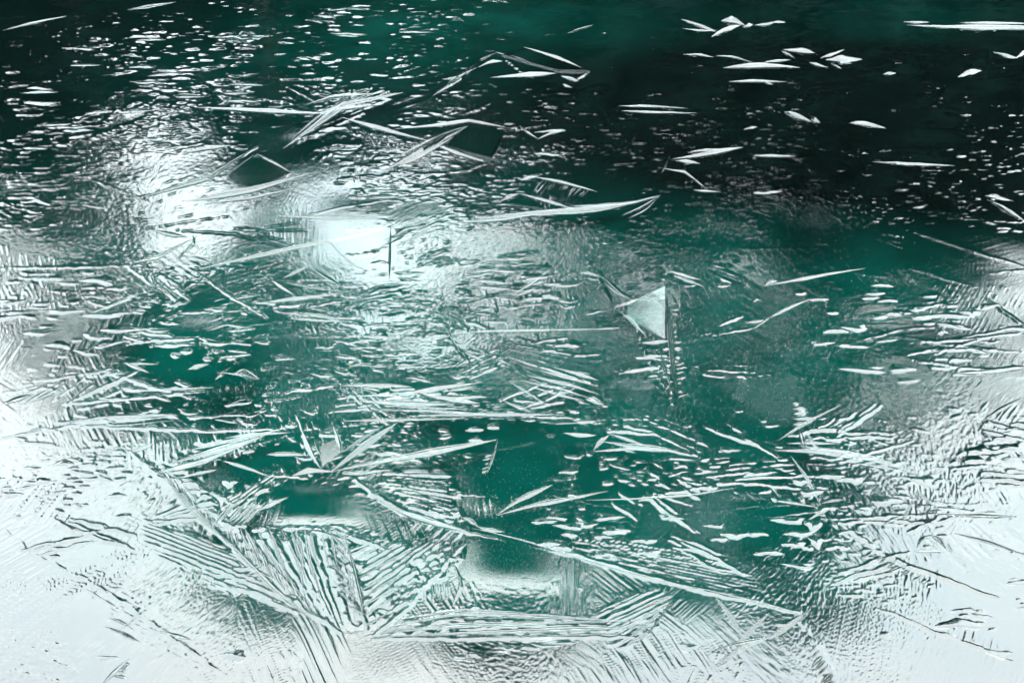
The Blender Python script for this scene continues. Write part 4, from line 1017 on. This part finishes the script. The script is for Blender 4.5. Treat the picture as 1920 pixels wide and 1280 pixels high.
 ('blade_crystal', 'upright dark blade at the end of the long broad pale blade', 'ice blade', [B([(934, 822), (926, 850), (912, 889)], 4, 'ridge', .45), R([(924, 846), (914, 884)], (-14, 4), (-16, 6), 5, 2.2, 'pale')]),
 ('blade_fan', 'open fan of white lances above the ribbed stem, left', 'ice blades', [B([(312, 872), (390, 850), (500, 816)], 7, 'pale', .3), B([(355, 845), (430, 828), (520, 808)], 5, 'pale', .3), B([(340, 862), (410, 838), (470, 822)], 3, 'dark', .35), B([(295, 888), (380, 866), (470, 830)], 5.5, 'pale', .35), B([(420, 822), (470, 815), (545, 812)], 3.5, 'pale', .3)]),
 ('blade_crystal', 'slender white lance under the fan of lances, left', 'ice blade', [B([(328, 900), (365, 889), (408, 880)], 3.2, 'pale', .35)]),
 ('blade_crystal', 'white blade sloping down right over green ice, left of the star', 'ice blade', [B([(418, 864), (462, 876), (508, 894)], 4.5, 'pale', .35)]),
 ('blade_crystal', 'lone white lance on green ice below the star crystal', 'ice blade', [B([(483, 956), (510, 943), (541, 931)], 4.5, 'pale', .4)]),
 # --- bottom left ribbed stem
 ('fern_crystal', 'curved stem with thick white ribs like a fern, lower left', 'ice crystal', [SPN([(300, 885), (345, 940), (412, 1003)], 6, 'fold', .35), R([(318, 905), (412, 1000)], (-16, -22), (-8, -42), 7, 4.5, 'ridge'), R([(330, 900), (400, 985)], (26, 20), (24, 10), 6, 4, 'pale'), R([(400, 978), (455, 985)], (24, -30), (50, -48), 6, 4, 'ridge')]),
 ('fern_crystal', 'wide comb of long dark and white ribs at the lower left', 'ice crystal', [SPN([(418, 1004), (470, 1060), (520, 1110), (590, 1165)], 5, 'ridge', .35), R([(425, 1008), (585, 1150)], (-2, -26), (-34, -70), 17, 3.6, 'ridge'), R([(440, 988), (640, 986)], (60, 110), (26, 180), 13, 4.4, 'fold')]),
 ('ice_feather', 'feather with close straight ribs meeting a dark stem, bottom left of centre', 'ice crystal', [SPN([(642, 990), (662, 1060), (678, 1130), (684, 1180)], 4, 'ridge', .35), R([(648, 1010), (682, 1165)], (-36, -34), (-54, -46), 13, 2.6, 'ridge'), R([(656, 1030), (684, 1178)], (70, -34), (120, -72), 9, 3, 'ridge')]),
 ('ribbed_block', 'rounded block of stubby upright ribs, bottom centre left', 'ice crystal', [SPN([(842, 1050), (862, 1070), (864, 1100), (848, 1135)], 5, 'dark', .4), R([(790, 1090), (850, 1080)], (2, 46), (-2, 56), 6, 5, 'ridge'), B([(838, 1088), (848, 1080), (860, 1076)], 5, 'pale', .35)]),
 ('comb_ridge', 'white ridge with a row of pointed teeth, bottom centre', 'ice crystal', [SPN([(695, 928), (760, 962), (820, 980), (884, 998)], 5, 'pale', .35), R([(778, 972), (876, 998)], (-22, 20), (-26, 22), 8, 3.5, 'pale'), B([(866, 968), (880, 972), (896, 984)], 5, 'pale', .35), B([(892, 984), (915, 992), (946, 996)], 4, 'pale', .35)]),
 ('ice_needle', 'very long thin spine crossing the lower centre down to the right', 'ice needle', [B([(884, 988), (980, 1012), (1080, 1042), (1180, 1072), (1280, 1098)], 2.2, 'ridge', .35)]),
 ('ice_needle', 'right half of the long spine, running down to the crossed blades', 'ice needle', [B([(1275, 1096), (1350, 1112), (1430, 1132), (1505, 1152)], 2.0, 'ridge', .35)]),
 ('crystal_fork', 'bright open V of two lances at bottom centre on green ice', 'ice crystal', [B([(930, 964), (975, 935), (1036, 908)], 5.5, 'pale', .4), B([(933, 964), (1000, 946), (1060, 935), (1140, 919)], 4.5, 'pale', .4)]),
 ('ice_needle', 'long thin pale needle right of the open V crystal', 'ice needle', [B([(1100, 936), (1200, 934), (1300, 928), (1380, 916)], 2.6, 'pale', .35)]),
 ('striated_slab', 'long flat slab of fine parallel streaks at the bottom centre', 'ice slab', [B([(705, 1178), (850, 1150), (1000, 1152), (1190, 1166)], 4, 'fold', .22), B([(700, 1186), (850, 1172), (1040, 1166), (1200, 1164)], 5, 'fold', .2), B([(700, 1193), (880, 1186), (1080, 1178), (1232, 1174)], 5, 'fold', .2), B([(740, 1160), (860, 1142), (980, 1146)], 3.5, 'fold', .25), B([(850, 1160), (960, 1156), (1100, 1160)], 3, 'dark', .22), B([(900, 1195), (1050, 1190), (1190, 1186)], 2.4, 'dark', .25)]),
 ('ice_feather', 'kite-shaped pane with slanting dark streaks, bottom right of centre', 'ice crystal', [SPN([(1272, 1100), (1250, 1140), (1222, 1180), (1200, 1200)], 2.6, 'dark', .4), R([(1266, 1108), (1212, 1190)], (-62, 26), (-56, 40), 9, 3, 'fold'), R([(1200, 1100), (1270, 1098)], (-6, 12), (-6, 10), 8, 2, 'dark')]),
 # --- right middle
 ('ice_needle', 'long bright needle, top stroke of the Z on the green ice at right', 'ice needle', [B([(1432, 536), (1500, 524), (1560, 512), (1622, 502)], 2.8, 'pale', .4), B([(1430, 536), (1445, 528), (1458, 526)], 3.5, 'pale', .4)]),
 ('ice_needle', 'short upright stroke of the Z on the green ice at right', 'ice needle', [B([(1431, 537), (1438, 562), (1446, 592)], 2.4, 'ridge', .45)]),
 ('ice_needle', 'lower rising stroke of the Z on the green ice at right', 'ice needle', [B([(1444, 593), (1482, 574), (1521, 559)], 3.2, 'pale', .4), B([(1412, 615), (1428, 604), (1444, 593)], 1.8, 'pale', .4)]),
 ('blade_crystal', 'small flat flake left of the foot of the Z needles', 'ice blade', [B([(1398, 602), (1415, 602), (1432, 598)], 3.5, 'pale', .4), B([(1412, 566), (1420, 560), (1428, 564)], 3, 'pale', .4)]),
 ('blade_bundle', 'two bright slanting blades left of the Z needles', 'ice blades', [B([(1255, 508), (1285, 518), (1315, 524)], 3.5, 'pale', .4), B([(1262, 516), (1290, 526), (1322, 537)], 3.5, 'pale', .4), B([(1342, 536), (1355, 537), (1370, 534)], 3, 'pale', .4)]),
 ('crystal_spear', 'tall thin spear with a dark triangular fin, right lower middle', 'ice crystal', [B([(1458, 828), (1500, 800), (1540, 778), (1578, 758)], 3.6, 'fold', .4), B([(1498, 806), (1504, 826), (1511, 851)], 7, 'dark', .45), B([(1504, 808), (1520, 826), (1540, 852)], 5, 'pale', .4)]),
 ('blade_bundle', 'long pale blade bundle running right from the foot of the spear', 'ice blades', [B([(1452, 846), (1540, 848), (1640, 862), (1724, 890)], 6.5, 'fold', .32), B([(1500, 838), (1560, 846), (1612, 852)], 3.5, 'pale', .35), B([(1475, 833), (1520, 832), (1572, 834)], 3, 'pale', .35), B([(1600, 870), (1660, 878), (1712, 888)], 2.6, 'pale', .3)]),
 ('ladder_ripples', 'stack of short white rungs left of the spear', 'ice crystal', [B([(1485, 757), (1492, 756), (1500, 757)], 2.2, 'pale', .4), B([(1486, 767), (1498, 766), (1512, 766)], 3, 'pale', .4), B([(1488, 777), (1500, 776), (1516, 773)], 3.4, 'pale', .4), B([(1488, 787), (1505, 786), (1528, 784)], 3.4, 'pale', .4), B([(1486, 797), (1500, 796), (1515, 794)], 3, 'pale', .4)]),
 ('ice_needle', 'long pale needle running off the right edge at mid height', 'ice needle', [B([(1785, 700), (1850, 697), (1940, 687)], 3.4, 'pale', .35)]),
 ('blade_crystal', 'long dark wavy ridge at the right edge above the pitted ice', 'ice blade', [B([(1840, 790), (1880, 764), (1925, 742)], 4, 'dark', .4)]),
 # --- right bottom
 ('ice_needle', 'dark slanting needle pointing down at the green gap, lower right', 'ice needle', [B([(1482, 856), (1510, 895), (1541, 952)], 3.6, 'fold', .4)]),
 ('ice_needle', 'pale needle meeting the tip of the dark slanting one, lower right', 'ice needle', [B([(1449, 939), (1490, 944), (1536, 953)], 2.8, 'pale', .4), B([(1540, 945), (1560, 940), (1582, 938)], 2.6, 'pale', .4)]),
 ('ice_needle', 'rising dark edged needle below the meeting needles, lower right', 'ice needle', [B([(1512, 978), (1538, 962), (1562, 952)], 4, 'fold', .4)]),
 ('comb_crystal', 'small dense comb of upright dark teeth, lower right', 'ice crystal', [SPN([(1700, 952), (1722, 924), (1742, 940), (1768, 962)], 3, 'ridge', .4), R([(1712, 936), (1762, 958)], (-8, 14), (-8, 16), 8, 2.4, 'dark'), B([(1690, 985), (1700, 962), (1712, 940)], 4, 'fold', .4), B([(1735, 960), (1742, 978), (1744, 1000)], 4, 'fold', .4), B([(1655, 985), (1675, 975), (1690, 970)], 4, 'dark', .4)]),
 ('crystal_tent', 'pale low tent with a dark tangled hollow, lower right', 'ice crystal', [B([(1714, 1034), (1740, 1032), (1776, 1034)], 5, 'pale', .35), B([(1718, 1028), (1728, 1010), (1748, 1004)], 4, 'dark', .45), B([(1745, 1004), (1762, 1014), (1774, 1030)], 4, 'dark', .45), B([(1732, 1012), (1744, 1018), (1752, 1028)], 3, 'ridge', .45), B([(1740, 1024), (1752, 1016), (1760, 1018)], 2.4, 'ridge', .4)]),
 ('ice_needle', 'straight dark needle running right over the white ice, lower right', 'ice needle', [B([(1748, 966), (1820, 966), (1906, 968)], 2.6, 'dark', .35)]),
 ('ice_needle', 'thin dark line sloping to the right edge, lower right', 'ice needle', [B([(1790, 1000), (1850, 1014), (1925, 1042)], 2.4, 'dark', .35)]),
 ('crossed_blades', 'large crossed blades forming an X, bottom right', 'ice crystal', [B([(1342, 1120), (1366, 1150), (1394, 1194)], 6, 'fold', .4), B([(1380, 1210), (1408, 1182), (1442, 1150)], 7, 'fold', .4), B([(1340, 1246), (1400, 1212), (1455, 1190)], 7, 'fold', .4), B([(1320, 1224), (1390, 1204), (1458, 1192)], 4, 'dark', .4), B([(1440, 1200), (1475, 1176), (1510, 1150)], 7, 'fold', .4), B([(1345, 1250), (1370, 1228), (1392, 1206)], 3.5, 'ridge', .35)]),
 ('comb_ridge', 'diagonal row of short dark teeth, bottom right', 'ice crystal', [R([(1512, 1178), (1572, 1282)], (-16, 18), (-22, 20), 11, 5, 'dark')]),
 ('comb_ridge', 'row of small dark teeth along the slope right of the green gap', 'ice crystal', [R([(1630, 1030), (1760, 1095)], (-16, 12), (-18, 8), 14, 3.4, 'dark')]),
 ('ice_spike', 'dark notched spike at the bottom left edge', 'ice crystal', [SPN([(192, 1284), (215, 1262), (242, 1236)], 4, 'pale', .35), R([(212, 1270), (240, 1240)], (22, 2), (14, 4), 5, 3, 'dark')]),
 ('dark_gash', 'long dark gash in the white ice at lower left', 'ice crystal', [B([(198, 1176), (228, 1188), (262, 1204)], 4, 'dark', .4), B([(205, 1160), (230, 1168), (252, 1182)], 3, 'dark', .4)]),
 ('dark_gash', 'thin dark curved gash right of the long one, lower left', 'ice crystal', [B([(300, 1184), (330, 1192), (360, 1200)], 3.4, 'dark', .4), B([(335, 1200), (348, 1208), (360, 1222)], 3, 'dark', .4)]),
 ('dark_gash', 'long ragged dark slit along the bottom centre below the slab', 'ice crystal', [B([(990, 1204), (1020, 1210), (1062, 1208)], 5, 'dark', .4), B([(1005, 1192), (1030, 1190), (1050, 1194)], 3.5, 'dark', .4), B([(1010, 1208), (1035, 1201), (1058, 1203)], 3, 'pale', .3)]),
 ('ice_pit', 'lone dark smudge on white ice, left of three at the bottom centre', 'ice bump', [B([(842, 1240), (855, 1235), (868, 1236)], 4.5, 'dark', .4)]),
 ('ice_pit', 'dark smudge right beside the leftmost one at the bottom centre', 'ice bump', [B([(870, 1234), (876, 1232), (886, 1238)], 4, 'dark', .4)]),
 ('ice_pit', 'flat dark smudge with pale middle at the bottom centre', 'ice bump', [B([(920, 1222), (938, 1219), (954, 1222)], 4.5, 'dark', .4)]),
 ('ice_pit', 'smallest round dark smudge, right of the flat one, bottom centre', 'ice bump', [B([(974, 1222), (982, 1220), (990, 1222)], 3.4, 'dark', .4)]),
]
random.seed(21)
for it in LIST:
    crystal(*it)
